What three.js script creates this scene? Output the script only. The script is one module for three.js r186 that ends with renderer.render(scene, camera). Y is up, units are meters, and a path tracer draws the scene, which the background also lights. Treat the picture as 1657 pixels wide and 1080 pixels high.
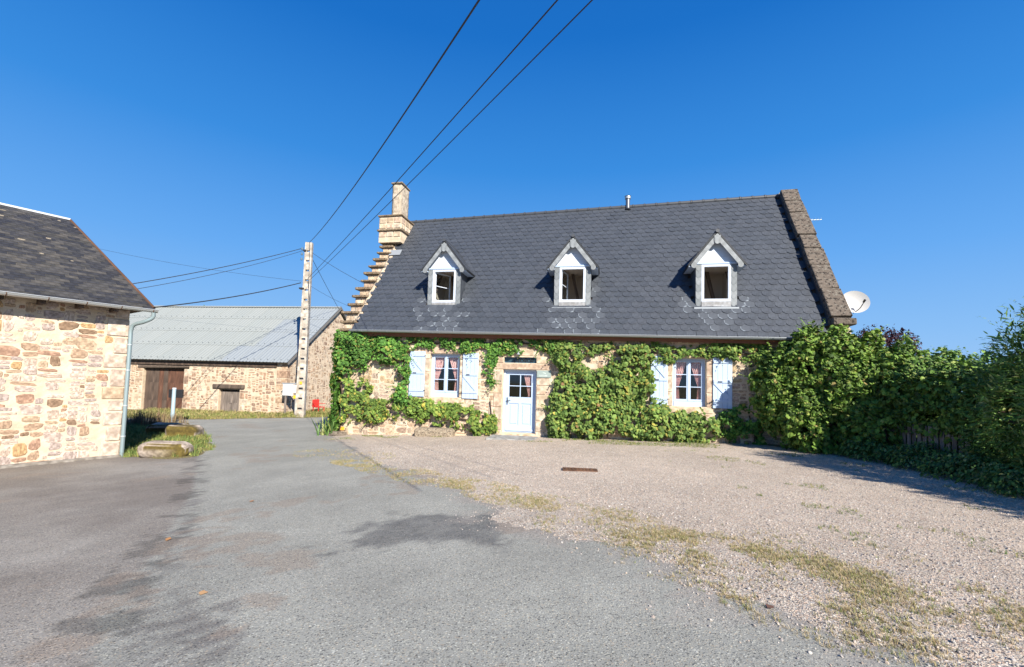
import * as THREE from 'three';
import { mergeGeometries, mergeVertices } from 'three/addons/utils/BufferGeometryUtils.js';
import { RoundedBoxGeometry } from 'three/addons/geometries/RoundedBoxGeometry.js';

// ------------------------------------------------------------------ camera, sky, sun, exposure
const scene = new THREE.Scene();
const camera = new THREE.PerspectiveCamera(2 * Math.atan(540 / 740) * 180 / Math.PI, 1657 / 1080, 0.1, 3000);
camera.rotation.order = 'YXZ';
camera.position.set(0, 1.6, 0);
camera.rotation.set(3.258 * Math.PI / 180, 0, 0.028);
camera.setViewOffset(1657, 1080, 0, -35.9, 1657, 1080);
scene.add(camera);
const renderer = new THREE.WebGLRenderer({ antialias: true });
renderer.toneMapping = THREE.LinearToneMapping;
renderer.toneMappingExposure = 2.2;
renderer.shadowMap.enabled = true;

function skyTexture() {
  const W = 256, H = 512, d = new Float32Array(W * H * 4);
  // elevation in degrees -> linear radiance of clear summer air
  const stops = [[-90, .30, .27, .23], [-3, .32, .38, .45], [0, .265, .43, .66], [6, .185, .375, .66], [14, .10, .295, .64], [25, .032, .195, .54], [38, .009, .118, .42], [60, .006, .08, .32], [90, .005, .062, .27]];
  for (let j = 0; j < H; j++) {
    const el = ((j + .5) / H - .5) * 180;
    let k = 0; while (k < stops.length - 2 && stops[k + 1][0] < el) k++;
    const a = stops[k], b = stops[k + 1], t = Math.min(1, Math.max(0, (el - a[0]) / (b[0] - a[0])));
    for (let i = 0; i < W; i++) {
      const o = (j * W + i) * 4;
      for (let c = 0; c < 3; c++) d[o + c] = (a[c + 1] + (b[c + 1] - a[c + 1]) * t) * .636;
      d[o + 3] = 1;
    }
  }
  const tx = new THREE.DataTexture(d, W, H, THREE.RGBAFormat, THREE.FloatType);
  tx.mapping = THREE.EquirectangularReflectionMapping; tx.magFilter = tx.minFilter = THREE.LinearFilter; tx.needsUpdate = true;
  return tx;
}
const sky = skyTexture();
scene.background = sky; scene.environment = sky;

const sun = new THREE.DirectionalLight(new THREE.Color(1, .93, .82), 4.3);
sun.position.set(.665, .94, 1.264).multiplyScalar(40);
sun.castShadow = true; sun.shadow.radius = 1; sun.shadow.mapSize.set(4096, 4096);
Object.assign(sun.shadow.camera, { left: -30, right: 30, top: 30, bottom: -30, near: 1, far: 140 });
sun.target.position.set(-2, 0, -14); sun.position.add(sun.target.position);
scene.add(sun, sun.target);

// ------------------------------------------------------------------ helpers
function rng(seed) { let a = seed >>> 0; return () => { a = (a + 0x6D2B79F5) | 0; let t = Math.imul(a ^ (a >>> 15), 1 | a); t = (t + Math.imul(t ^ (t >>> 7), 61 | t)) ^ t; return ((t ^ (t >>> 14)) >>> 0) / 4294967296; }; }
const hash = (x, y, z = 0) => { let h = (x * 374761393 + y * 668265263 + z * 2147483647 % 1000003 + z * 974711) | 0; h = Math.imul(h ^ (h >>> 13), 1274126177); return ((h ^ (h >>> 16)) >>> 0) / 4294967296; };
const sm = t => t * t * (3 - 2 * t), lerp = (a, b, t) => a + (b - a) * t, clamp = (x, a = 0, b = 1) => Math.min(b, Math.max(a, x));
function vn(x, y, s = 0, per = 0) {
  const X = Math.floor(x), Y = Math.floor(y), u = sm(x - X), v = sm(y - Y), w = n => per ? ((n % per) + per) % per : n;
  return lerp(lerp(hash(w(X), w(Y), s), hash(w(X + 1), w(Y), s), u), lerp(hash(w(X), w(Y + 1), s), hash(w(X + 1), w(Y + 1), s), u), v);
}
function fbm(x, y, o = 4, s = 0, per = 0) { let a = 0, m = 0, f = 1, w = 1; for (let i = 0; i < o; i++) { a += w * vn(x * f, y * f, s + i * 7, per * f); m += w; w *= .5; f *= 2; } return a / m; }
function vn3(x, y, z, s = 0) { const Z = Math.floor(z), t = sm(z - Z); return lerp(vn(x, y, s + Z * 13), vn(x, y, s + (Z + 1) * 13), t); }
const col = (r, g, b) => new THREE.Color().setRGB(r, g, b);

function tex(size, fn, repeat = 1, srgb = true) {
  const d = new Uint8Array(size * size * 4);
  for (let j = 0; j < size; j++) for (let i = 0; i < size; i++) { const c = fn(i, j, size), o = (j * size + i) * 4; for (let k = 0; k < 3; k++) d[o + k] = clamp(Array.isArray(c) ? c[k] : c, 0, 1) * 255; d[o + 3] = 255; }
  return wrapTex(d, size, repeat, srgb);
}
function wrapTex(d, size, repeat, srgb) {
  const t = new THREE.DataTexture(d, size, size); t.wrapS = t.wrapT = THREE.RepeatWrapping; t.repeat.set(repeat, repeat);
  t.magFilter = THREE.LinearFilter; t.minFilter = THREE.LinearMipmapLinearFilter; t.generateMipmaps = true; if (srgb) t.colorSpace = THREE.SRGBColorSpace; t.needsUpdate = true; return t;
}
// grains: random dots scattered on a toroidal field
function grainTex(size, seed, base, count, rmin, rmax, shades, repeat, srgb = true) {
  const r = rng(seed), f = new Float32Array(size * size * 3);
  for (let i = 0; i < size * size; i++) { const n = base + (r() - .5) * .10; f[i * 3] = f[i * 3 + 1] = f[i * 3 + 2] = n; }
  for (let n = 0; n < count; n++) {
    const cx = r() * size, cy = r() * size, rad = rmin + (rmax - rmin) * r() ** 2, s = shades[(r() * shades.length) | 0], k = .85 + r() * .3, e = .7 + r() * .6;
    for (let y = Math.floor(cy - rad); y <= cy + rad; y++) for (let x = Math.floor(cx - rad); x <= cx + rad; x++) {
      if (((x - cx) / rad) ** 2 + ((y - cy) / rad * e) ** 2 > 1) continue;
      const o = ((((y % size) + size) % size) * size + (((x % size) + size) % size)) * 3;
      for (let c = 0; c < 3; c++) f[o + c] = s[c] * k;
    }
  }
  const d = new Uint8Array(size * size * 4);
  for (let i = 0; i < size * size; i++) { for (let c = 0; c < 3; c++) d[i * 4 + c] = clamp(f[i * 3 + c]) * 255; d[i * 4 + 3] = 255; }
  return wrapTex(d, size, repeat, srgb);
}
const stoneTex = tex(512, (i, j, n) => { const x = i / n * 8, y = j / n * 8; const a = fbm(x, y, 5, 3, 8), b = vn(x * 24, y * 24, 9, 192); const k = clamp((a - .30) * 2.2), q = fbm(x * 2 + 3, y * 2, 3, 13, 16); return [.70 + .26 * k + .08 * b, .665 + .275 * k + .08 * b + .02 * q, .63 + .29 * k + .08 * b + .05 * q]; });
const stoneBump = tex(512, (i, j, n) => fbm(i / n * 12, j / n * 12, 5, 21, 12), 1, false);
const mortarTex = tex(512, (i, j, n) => { const a = fbm(i / n * 6, j / n * 6, 5, 31, 6), b = vn(i / n * 160, j / n * 160, 5, 160); return [.74 + .22 * a + .08 * b, .72 + .23 * a + .08 * b, .69 + .25 * a + .08 * b]; });
const slateTex = tex(512, (i, j, n) => { const a = fbm(i / n * 10, j / n * 5, 5, 41, 10), b = vn(i / n * 90, j / n * 30, 4, 90); return .66 + .30 * a + .10 * b; });
const lichenTex = tex(512, (i, j, n) => { // weathered stone with small pale and dark lichen
  const x = i / n * 10, y = j / n * 10, a = fbm(x, y, 5, 51, 10), b = fbm(x * 4, y * 4, 4, 57, 40), d = fbm(x * 3, y * 3, 3, 59, 30), c = vn(x * 24, y * 24, 2, 240);
  let v = [.62 + .26 * a, .58 + .25 * a, .54 + .24 * a]; const p = clamp((b - .60) * 14), q = clamp((d - .62) * 12); v = v.map((k, m) => lerp(lerp(k, [.88, .87, .83][m], p), [.36, .33, .30][m], q)); return v.map(k => k * (.86 + .22 * c)); });
const woodTex = tex(512, (i, j, n) => { const x = i / n, y = j / n; const g = fbm(x * 40, y * 3, 4, 61, 0), s = fbm(x * 6, y * 1.5, 3, 66); return [.50 + .5 * g * s + .18 * s, .48 + .5 * g * s + .17 * s, .46 + .5 * g * s + .16 * s]; });
const asphaltTex = grainTex(1024, 5, .80, 42000, 1.2, 3.2, [[.90, .90, .88], [.98, .97, .94], [.72, .72, .72], [.62, .62, .62], [.84, .83, .81], [.88, .83, .78], [.52, .52, .53]], 1 / 2.2);
const asphaltBump = grainTex(1024, 5, .35, 42000, 1.2, 3.4, [[.8, .8, .8], [.95, .95, .95], [.6, .6, .6], [.2, .2, .2]], 1 / 2.2, false);
const gravelTex = grainTex(1024, 8, .76, 60000, 1.2, 4.6, [[.95, .91, .88], [1, .98, .95], [.84, .77, .72], [.78, .75, .73], [.66, .62, .59], [.92, .81, .74], [.46, .42, .40], [.98, .93, .88]], 1 / 1.9);
const gravelBump = grainTex(1024, 8, .35, 60000, 1.2, 4.2, [[.9, .9, .9], [1, 1, 1], [.7, .7, .7], [.5, .5, .5]], 1 / 1.9, false);
const soilTex = grainTex(512, 11, .72, 9000, 1, 4, [[.9, .86, .7], [.7, .7, .5], [.6, .55, .42], [.95, .9, .75]], 1 / 1.3);

const M = (r, g, b, o = {}) => new THREE.MeshStandardMaterial({ color: col(r, g, b), roughness: .9, ...o });
const stoneMat = (r, g, b) => M(r, g, b, { map: stoneTex, bumpMap: stoneBump, bumpScale: .008 });
const stoneSets = {
  house: [[.66, .53, .38], [.62, .48, .34], [.66, .54, .41], [.52, .38, .26], [.68, .58, .45], [.50, .41, .32], [.58, .45, .28], [.40, .30, .23], [.62, .48, .39]].map(c => stoneMat(...c)),
  barn: [[.66, .56, .47], [.62, .51, .42], [.68, .58, .50], [.60, .50, .44], [.56, .43, .30], [.64, .54, .45], [.50, .42, .38], [.58, .39, .20], [.50, .36, .25], [.50, .42, .38], [.32, .22, .145], [.48, .31, .22]].map(c => stoneMat(...c)),
  far: [[.56, .41, .28], [.60, .47, .34], [.48, .33, .23], [.38, .27, .20], [.62, .51, .40], [.52, .35, .24]].map(c => stoneMat(...c)),
  quoin: [[.72, .60, .44], [.68, .55, .39], [.68, .53, .40], [.71, .61, .48]].map(c => stoneMat(...c)),
};
const stoneVC = new THREE.MeshStandardMaterial({ vertexColors: true, map: stoneTex, bumpMap: stoneBump, bumpScale: .008, roughness: .92 });
const mortar = { house: M(.74, .63, .48, { map: mortarTex, bumpMap: stoneBump, bumpScale: .01 }), barn: M(.72, .61, .47, { map: mortarTex, bumpMap: stoneBump, bumpScale: .012 }), far: M(.72, .60, .46, { map: mortarTex, bumpMap: stoneBump, bumpScale: .01 }) };
const slateCols = [[.071, .082, .101], [.067, .078, .096], [.076, .087, .106], [.063, .073, .090], [.073, .083, .101]];
const slateMats = slateCols.map(c => M(...c, { map: slateTex, roughness: .55 }));
const slateVC = new THREE.MeshStandardMaterial({ vertexColors: true, map: slateTex, roughness: .55 });
const stainTexs = [0, 1, 2].map(k => tex(128, (i, j, n) => { // runoff that dried along the curved edges of a slate
  const x = i / n, y = j / n, w = fbm(x * 7, y * 7, 3, 70 + k), cx = Math.abs(x - .5) * 2, edge = y - .30 * cx ** 3.2, band = k === 0 ? x < .5 : k === 1 ? x > .5 : true;
  const sx = k === 1 ? 1 - x : x, v = sx < .42 && (edge < .06 + .12 * w || sx < .05 + .10 * w) && y < .62 && w > .34; return v ? [.32 + .20 * w, .35 + .20 * w, .38 + .20 * w] : [.25 + .05 * w, .27 + .05 * w, .30 + .05 * w]; }));
const stainMats = stainTexs.map(t => new THREE.MeshStandardMaterial({ map: t, roughness: .7 }));
const greySlate = [[.25, .275, .29], [.22, .245, .26], [.31, .335, .35]].map(c => M(...c, { map: slateTex, roughness: .6 }));
const oldSlates = [[.062, .060, .060], [.048, .047, .050], [.085, .080, .074], [.070, .066, .058], [.040, .040, .044], [.11, .10, .085]].map(c => M(...c, { map: slateTex, roughness: .62 }));
const lichenSlate = M(.36, .32, .24, { map: stoneTex });
const copingTex = lichenTex.clone(); copingTex.repeat.set(.42, .42); copingTex.needsUpdate = true;
const mats = {
  paint: M(.42, .53, .70, { roughness: .55 }), paintWhite: M(.55, .61, .70, { roughness: .5 }), zinc: M(.40, .44, .46, { metalness: .55, roughness: .42 }), zincBlue: M(.27, .345, .36, { metalness: .35, roughness: .45 }),
  iron: M(.025, .026, .03, { roughness: .5, metalness: .4 }), rust: M(.13, .065, .035, { roughness: .85, map: stoneTex }), lead: M(.33, .36, .39, { roughness: .6, metalness: .3 }),
  fascia: M(.20, .085, .05), coping: M(.225, .205, .185, { map: copingTex, bumpMap: stoneBump, bumpScale: .02 }), step: M(.40, .33, .24, { map: lichenTex, bumpMap: stoneBump, bumpScale: .02 }),
  oldWood: M(.17, .125, .10, { map: woodTex }), oldWood2: M(.20, .10, .065, { map: woodTex }), greyWood: M(.34, .30, .275, { map: woodTex }), lintelWood: M(.20, .16, .13, { map: woodTex }),
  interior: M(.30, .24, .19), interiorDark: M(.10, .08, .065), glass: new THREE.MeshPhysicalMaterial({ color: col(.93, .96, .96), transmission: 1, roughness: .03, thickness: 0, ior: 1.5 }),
  darkGlass: M(.03, .06, .08, { roughness: .12 }), concrete: M(.58, .54, .47, { map: stoneTex, bumpMap: stoneBump, bumpScale: .006 }), concreteDark: M(.27, .25, .22, { map: stoneTex }),
  cable: M(.022, .024, .03, { roughness: .6 }), white: M(.80, .80, .79, { roughness: .5 }), yellow: M(.75, .52, .02, { roughness: .5 }), red: M(.55, .035, .025, { roughness: .45 }), ridge: M(.055, .06, .07, { roughness: .5 }),
  bark: M(.13, .09, .06, { map: woodTex }), twig: M(.20, .14, .08), dish: M(.62, .62, .61, { roughness: .45 }), orange: M(.80, .38, .03), flint: M(.36, .37, .36, { map: stoneTex }),
};
const stoneRender = M(.60, .53, .42, { map: stoneTex, bumpMap: stoneBump, bumpScale: .01 });

const taken = {};
const numbered = n => { taken[n] = (taken[n] ?? -1) + 1; return taken[n] ? `${n}_${String(taken[n]).padStart(3, '0')}` : n; };
function tag(o, label, category, group, kind) { if (label) o.userData.label = label; if (category) o.userData.category = category; if (group) o.userData.group = group; if (kind) o.userData.kind = kind; return o; }
function mesh(name, geo, mat, parent) { const m = new THREE.Mesh(geo, mat); m.name = parent ? name : numbered(name); m.castShadow = m.receiveShadow = true; (parent ?? scene).add(m); return m; }
function thing(name, label, category, pos = [0, 0, 0], turn = 0, group) { const g = new THREE.Group(); g.name = numbered(name); g.position.set(...pos); g.rotation.y = turn; scene.add(g); return tag(g, label, category, group); }
function part(name, parent, pos = [0, 0, 0]) { const g = new THREE.Group(); g.name = name; g.position.set(...pos); parent.add(g); return g; }
function muv(g, s = 1) { // uv in metres, from the dominant direction of each normal
  const p = g.attributes.position, n = g.attributes.normal, uv = new Float32Array(p.count * 2);
  for (let i = 0; i < p.count; i++) { const a = Math.abs(n.getX(i)), b = Math.abs(n.getY(i)), c = Math.abs(n.getZ(i)); let u, v; if (c >= a && c >= b) { u = p.getX(i); v = p.getY(i); } else if (a >= b) { u = p.getZ(i); v = p.getY(i); } else { u = p.getX(i); v = p.getZ(i); } uv[i * 2] = u * s; uv[i * 2 + 1] = v * s; }
  g.setAttribute('uv', new THREE.BufferAttribute(uv, 2)); return g;
}
const bx = (x0, x1, y0, y1, z0, z1, s = 1) => muv(new THREE.BoxGeometry(Math.abs(x1 - x0), Math.abs(y1 - y0), Math.abs(z1 - z0)).translate((x0 + x1) / 2, (y0 + y1) / 2, (z0 + z1) / 2), s);
const rbx = (x0, x1, y0, y1, z0, z1, r = .012) => muv(new RoundedBoxGeometry(Math.abs(x1 - x0), Math.abs(y1 - y0), Math.abs(z1 - z0), 1, Math.min(r, Math.abs(x1 - x0) / 2.1, Math.abs(y1 - y0) / 2.1, Math.abs(z1 - z0) / 2.1)).translate((x0 + x1) / 2, (y0 + y1) / 2, (z0 + z1) / 2), 1);
const merge = a => mergeGeometries(a.map(g => { const h = g.index ? g.toNonIndexed() : g; for (const k of Object.keys(h.attributes)) if (!['position', 'normal', 'uv'].includes(k)) h.deleteAttribute(k); return h; }));
const extr = (pts, d, holes = []) => { const s = new THREE.Shape(pts.map(p => new THREE.Vector2(...p))); for (const h of holes) s.holes.push(new THREE.Path(h.map(p => new THREE.Vector2(...p)))); return muv(new THREE.ExtrudeGeometry(s, { depth: d, bevelEnabled: false })); };
const rect = (a, b, c, d) => [[a, c], [a, d], [b, d], [b, c]];
const V = (x, y, z) => new THREE.Vector3(x, y, z);
const tube = (pts, r, seg = 24, rad = 6) => new THREE.TubeGeometry(new THREE.CatmullRomCurve3(pts), seg, r, rad);
// noisy deformation of any geometry, for hewn and natural stone
function rough(g, amp, freq, seed) { g = mergeVertices((() => { const h = g.clone(); h.deleteAttribute('normal'); h.deleteAttribute('uv'); return h; })(), 1e-4); const p = g.attributes.position; for (let i = 0; i < p.count; i++) { const x = p.getX(i), y = p.getY(i), z = p.getZ(i); p.setXYZ(i, x + amp * (vn3(x * freq, y * freq, z * freq, seed) - .5) * 2, y + amp * (vn3(x * freq + 9, y * freq, z * freq, seed + 1) - .5) * 2, z + amp * (vn3(x * freq, y * freq + 5, z * freq, seed + 2) - .5) * 2); } g.computeVertexNormals(); return muv(g, 1.3); }

// many alike pieces: the ones that show largest are meshes, the rest one merged part
function pieces(parent, name, restName, items, matList, vcMat, max = 300) {
  items.sort((a, b) => b.score - a.score);
  const q = new THREE.Quaternion(), s = V(), p = V();
  for (const it of items.slice(0, max)) { const m = mesh(name, it.geo, matList[it.mi], parent); it.m.decompose(p, q, s); m.position.copy(p); m.quaternion.copy(q); m.scale.copy(s); }
  const rest = items.slice(max); if (!rest.length) return;
  const gs = rest.map(it => { const g = it.geo.clone().applyMatrix4(it.m), c = matList[it.mi].color, n = g.attributes.position.count, a = new Float32Array(n * 3); for (let i = 0; i < n; i++) { a[i * 3] = c.r; a[i * 3 + 1] = c.g; a[i * 3 + 2] = c.b; } g.setAttribute('color', new THREE.BufferAttribute(a, 3)); return g; });
  const m = mesh(restName, mergeGeometries(gs), vcMat, parent); m.userData.kind = 'stuff';
}
// unit stone: an uneven rounded face with a bevel, z from -1 (in the mortar) to about 1 (face)
function stoneGeo(seed) {
  const r = rng(seed), ring = [], pos = [], uv = [], J = () => (r() - .5) * .26;
  const C = [[-.5, -.5], [.5, -.5], [.5, .5], [-.5, .5]].map(([x, y]) => [x + J() - Math.sign(x) * .02, y + J() * 1.3 - Math.sign(y) * .02]);
  for (let i = 0; i < 4; i++) { const p = C[i], a = C[(i + 3) % 4], b = C[(i + 1) % 4], ka = .08 + r() * .26, kb = .08 + r() * .26; ring.push([lerp(p[0], a[0], ka), lerp(p[1], a[1], ka)], [lerp(p[0], b[0], kb), lerp(p[1], b[1], kb)]); }
  const n = ring.length;
  const u0 = r() * 5, v0 = r() * 5, P = (x, y, z) => { pos.push(x, y, z); uv.push(u0 + x * .85, v0 + y * .60); };
  const tilt = (x, y) => .75 + (r() - .5) * .25 + x * .25;
  const inner = ring.map(([x, y]) => [x * .90, y * .86, tilt(x, y)]), cz = 1;
  for (let i = 0; i < n; i++) { const j = (i + 1) % n, A = inner[i], B = inner[j], a = ring[i], b = ring[j];
    P(0, 0, cz); P(...A); P(...B);
    P(...A); P(a[0], a[1], .2); P(b[0], b[1], .2); P(...A); P(b[0], b[1], .2); P(...B);
    P(a[0], a[1], .2); P(a[0], a[1], -1); P(b[0], b[1], -1); P(a[0], a[1], .2); P(b[0], b[1], -1); P(b[0], b[1], .2); }
  const g = new THREE.BufferGeometry(); g.setAttribute('position', new THREE.Float32BufferAttribute(pos, 3)); g.setAttribute('uv', new THREE.Float32BufferAttribute(uv, 2)); g.computeVertexNormals(); return g;
}
const stoneGeos = Array.from({ length: 14 }, (_, i) => stoneGeo(100 + i * 7));
// random rubble: a wall face filled with rectangles of uneven size on a fine grid
function rubble(x0, x1, y0, y1, g, wr, hr, rnd, blocked) {
  const nx = Math.floor((x1 - x0) / g), ny = Math.floor((y1 - y0) / g), occ = new Uint8Array(nx * ny), out = [];
  for (let j = 0; j < ny; j++) for (let i = 0; i < nx; i++) if (blocked(x0 + (i + .5) * g, y0 + (j + .5) * g)) occ[j * nx + i] = 1;
  for (let j = 0; j < ny; j++) for (let i = 0; i < nx; i++) {
    if (occ[j * nx + i]) continue;
    let w = wr[0] + Math.floor((wr[1] - wr[0] + 1) * rnd() ** 1.4), h = hr[0] + Math.floor((hr[1] - hr[0] + 1) * rnd() ** 1.5), k = 0;
    while (k < w && i + k < nx && !occ[j * nx + i + k]) k++; w = k;
    let hh = 0; row: while (hh < h && j + hh < ny) { for (let q = 0; q < w; q++) if (occ[(j + hh) * nx + i + q]) break row; hh++; } h = hh;
    for (let b = 0; b < h; b++) for (let a = 0; a < w; a++) occ[(j + b) * nx + i + a] = 1;
    out.push({ x: x0 + (i + w / 2) * g, y: y0 + (j + h / 2) * g, w: w * g, h: h * g });
  }
  return out;
}
function stoneItems(cells, base, gap, rnd, nm, proud, skip, score) {
  const out = [], q = new THREE.Quaternion(), ax = V(0, 0, 1);
  for (const c of cells) {
    const w = c.w - gap * (.5 + rnd()), h = c.h - gap * (.5 + rnd()) ; if (w < .05 || h < .035 || (h > w * 1.25 && w < .13) || rnd() < skip) continue;
    const flip = (rnd() < .5 ? Math.PI : 0) + (rnd() - .5) * .16; q.setFromAxisAngle(ax, flip);
    const m = new THREE.Matrix4().compose(V(c.x + (rnd() - .5) * gap * .5, c.y + (rnd() - .5) * gap * .5, 0), q, V(w, h, proud * (.4 + rnd()))); m.premultiply(base);
    out.push({ geo: stoneGeos[(rnd() * stoneGeos.length) | 0], m, mi: (rnd() ** 1.15 * nm) | 0, score: score(c) });
  }
  return out;
}

// ------------------------------------------------------------------ terrain
const T = (x, z) => { const p = .03 * x + .015 * (1 - Math.sqrt(x * x + 1)) + .01383 * z, k = .12, lo = -.62, hi = .5; let y = lo + k * Math.log1p(Math.exp(clamp((p - lo) / k, -40, 40))); if ((p - lo) / k > 40) y = p; return hi - k * Math.log1p(Math.exp(clamp((hi - y) / k, -40, 40))); };
function sdPoly(pts, x, z) { // positive inside
  let d = 1e9, inside = false;
  for (let i = 0, j = pts.length - 1; i < pts.length; j = i++) {
    const [xi, zi] = pts[i], [xj, zj] = pts[j], ex = xj - xi, ez = zj - zi, wx = x - xi, wz = z - zi, t = clamp((wx * ex + wz * ez) / (ex * ex + ez * ez));
    d = Math.min(d, (wx - ex * t) ** 2 + (wz - ez * t) ** 2); if ((zi > z) !== (zj > z) && x < ex * (z - zi) / ez + xi) inside = !inside;
  }
  return (inside ? 1 : -1) * Math.sqrt(d);
}
const gravelPoly = [[-6.05, -14.84], [-4.66, -13.19], [-3.22, -10.79], [-1.89, -8.7], [-.58, -7.03], [.28, -5.45], [.88, -4.73], [1.31, -4.12], [1.73, -3.45], [2.05, -3.04], [2.25, -2.75], [2.9, -1.5], [3.6, 0], [4.6, 3], [14, 3], [14, -18], [-5, -18], [-6.3, -16.2]];
const islandPoly = [[-9.5, -11.3], [-8.0, -10.95], [-7.6, -11.35], [-8.5, -13.2], [-10.5, -16], [-12.7, -18.4], [-14.5, -19.2], [-19, -19.4], [-22, -17], [-14, -12]];
const farPoly = [[-40, -21.9], [-18, -21.6], [-14.4, -21.9], [-12.55, -23.2], [-10.07, -24.6], [-7, -26], [0, -29], [30, -36], [30, -90], [-40, -90]];
const hedgePoly = [[6.9, -14], [7.6, -12.3], [8.3, -11.6], [8.5, -10.2], [8.2, -8.6], [7.8, -7.4], [7.75, -6.6], [7.6, -4], [7.5, 6], [80, 6], [80, -14]];
const sdVerge = (x, z) => Math.max(sdPoly(islandPoly, x, z), sdPoly(farPoly, x, z), sdPoly(hedgePoly, x, z)) + (fbm(x * 1.7, z * 1.7, 3, 5) - .5) * .5;
const sdGravel = (x, z) => sdPoly(gravelPoly, x, z) + (fbm(x * .9, z * .9, 4, 15) - .5) * 1.1 + (vn(x * 9, z * 9, 4) - .5) * .12;
function sheet(xs, zs, hy, color) {
  const nx = xs.length, nz = zs.length, pos = new Float32Array(nx * nz * 3), uv = new Float32Array(nx * nz * 2), cc = new Float32Array(nx * nz * 3), idx = [];
  for (let j = 0; j < nz; j++) for (let i = 0; i < nx; i++) { const k = j * nx + i, x = xs[i], z = zs[j]; pos[k * 3] = x; pos[k * 3 + 1] = hy(x, z); pos[k * 3 + 2] = z; uv[k * 2] = x; uv[k * 2 + 1] = -z; const c = color(x, z); cc[k * 3] = c[0]; cc[k * 3 + 1] = c[1]; cc[k * 3 + 2] = c[2]; if (i < nx - 1 && j < nz - 1) idx.push(k, k + nx, k + 1, k + 1, k + nx, k + nx + 1); }
  const g = new THREE.BufferGeometry(); g.setAttribute('position', new THREE.BufferAttribute(pos, 3)); g.setAttribute('uv', new THREE.BufferAttribute(uv, 2)); g.setAttribute('color', new THREE.BufferAttribute(cc, 3)); g.setIndex(idx); g.computeVertexNormals(); return g;
}
const range = (a, b, s) => { const o = []; for (let x = a; x <= b + 1e-6; x += s) o.push(x); return o; };
const out = [2, 5, 10, 20, 40, 80, 160, 300, 600];
const gx = [...out.map(d => -36 - d).reverse(), ...range(-36, 22, .4), ...out.map(d => 22 + d)], gz = [...out.map(d => -40 - d).reverse(), ...range(-40, 8, .4), ...out.map(d => 8 + d)];
tag(mesh('ground', sheet(gx, gz, (x, z) => T(x, z) + clamp(sdVerge(x, z) * .2, -.05, .05), (x, z) => { const n = fbm(x * .8, z * .8, 4, 77), k = fbm(x * .15, z * .15, 3, 78); return [lerp(.20, .34, n), lerp(.19, .29, n * .7 + k * .3), lerp(.09, .15, n)]; }), new THREE.MeshStandardMaterial({ vertexColors: true, map: soilTex, roughness: 1 })), null, null, null, 'structure');
const segD = (x, z, a, b) => { const ex = b[0] - a[0], ez = b[1] - a[1], t = clamp(((x - a[0]) * ex + (z - a[1]) * ez) / (ex * ex + ez * ez)); return [Math.hypot(x - a[0] - ex * t, z - a[1] - ez * t), t]; };
const trackL = [[-7.6, -11.3], [-4.97, -7.3], [-3.45, -4.59], [-2.98, -3.46], [-2.4, -2.77], [-1.6, -1]], trackR = [[-7.52, -11.29], [-3.72, -5.62], [-2.07, -3.52], [-1.41, -2.75], [-.4, -1]];
const lineD = (L, x, z) => { let d = 9; for (let i = 0; i < L.length - 1; i++) d = Math.min(d, segD(x, z, L[i], L[i + 1])[0]); return d; };
const trackPoly = [...trackL, ...[...trackR].reverse()];
function roadColor(x, z) {
  const n = fbm(x * 1.1, z * 1.1, 4, 90), n2 = fbm(x * 4, z * 4, 3, 93), big = fbm(x * .3, z * .3, 3, 95);
  const n3 = vn(x * 14, z * 14, 97) * .6 + vn(x * 31, z * 31, 98) * .4;
  let c = [.42, .42, .375].map(v => v * (.82 + .36 * n) * (.88 + .22 * n2));
  const sd = sdPoly(trackPoly, x, z) + (n2 - .5) * .55;           // the worn strip of older surface between lane and apron
  const left = x < -1.2 && (z > -11.6) && sdPoly([...trackL, [-1.6, 4], [-30, 4], [-30, -13]], x, z) > 0;
  if (left) { const t = clamp(.35 + (n - .4) * 1.8 + (big - .5) * 2.2); c = [lerp(.40, .27, t), lerp(.375, .24, t), lerp(.335, .21, t)].map(v => v * (.85 + .3 * n2)); }
  if (sd > -.05) { const t = clamp((.5 + (n - .5) * 2.4 + (n3 - .5) * 1.5) * 1.1) * clamp((sd + .05) * 6 + (n3 - .5) * 2) * .78; c = c.map((v, i) => lerp(v, [.19, .178, .168][i] * (.8 + .4 * n2), t)); }
  const e = lineD(trackL, x, z); if (e < .24 && fbm(x * 2.2 + 5, z * 5, 3, 99) + (n3 - .5) * .5 > .56) c = c.map(v => v * .62);
  const p = Math.hypot((x + .95) / 1.0, (z + 5.25) / .72) + (n - .5) * 1.3 + (n2 - .5) * .9 + (n3 - .5) * 1.1; if (p < 1) { const t = clamp((1 - p) * 3.5 + (n3 - .5)) * (.45 + .55 * n3); c = c.map((v, i) => lerp(v, .15 * (.8 + .4 * n2), t)); }
  const p2 = Math.hypot((x + 4.6) / 2.6, (z + 17.2) / .16) + (n - .5); if (p2 < 1) c = c.map(v => v * .62);
  const dust = sdGravel(x, z); if (dust > -.7 && n2 + dust * .5 > .42) c = c.map((v, i) => lerp(v, [.40, .35, .31][i], clamp((dust + .7) * .8)));
  const b = fbm(x * .9 + 40, z * .9, 3, 120); if (b > .66 && n2 > .5) c = c.map((v, i) => lerp(v, [.36, .29, .23][i], .5));
  return c;
}
const roadMat = new THREE.MeshStandardMaterial({ vertexColors: true, map: asphaltTex, bumpMap: asphaltBump, bumpScale: .003, roughness: .92 });
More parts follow.
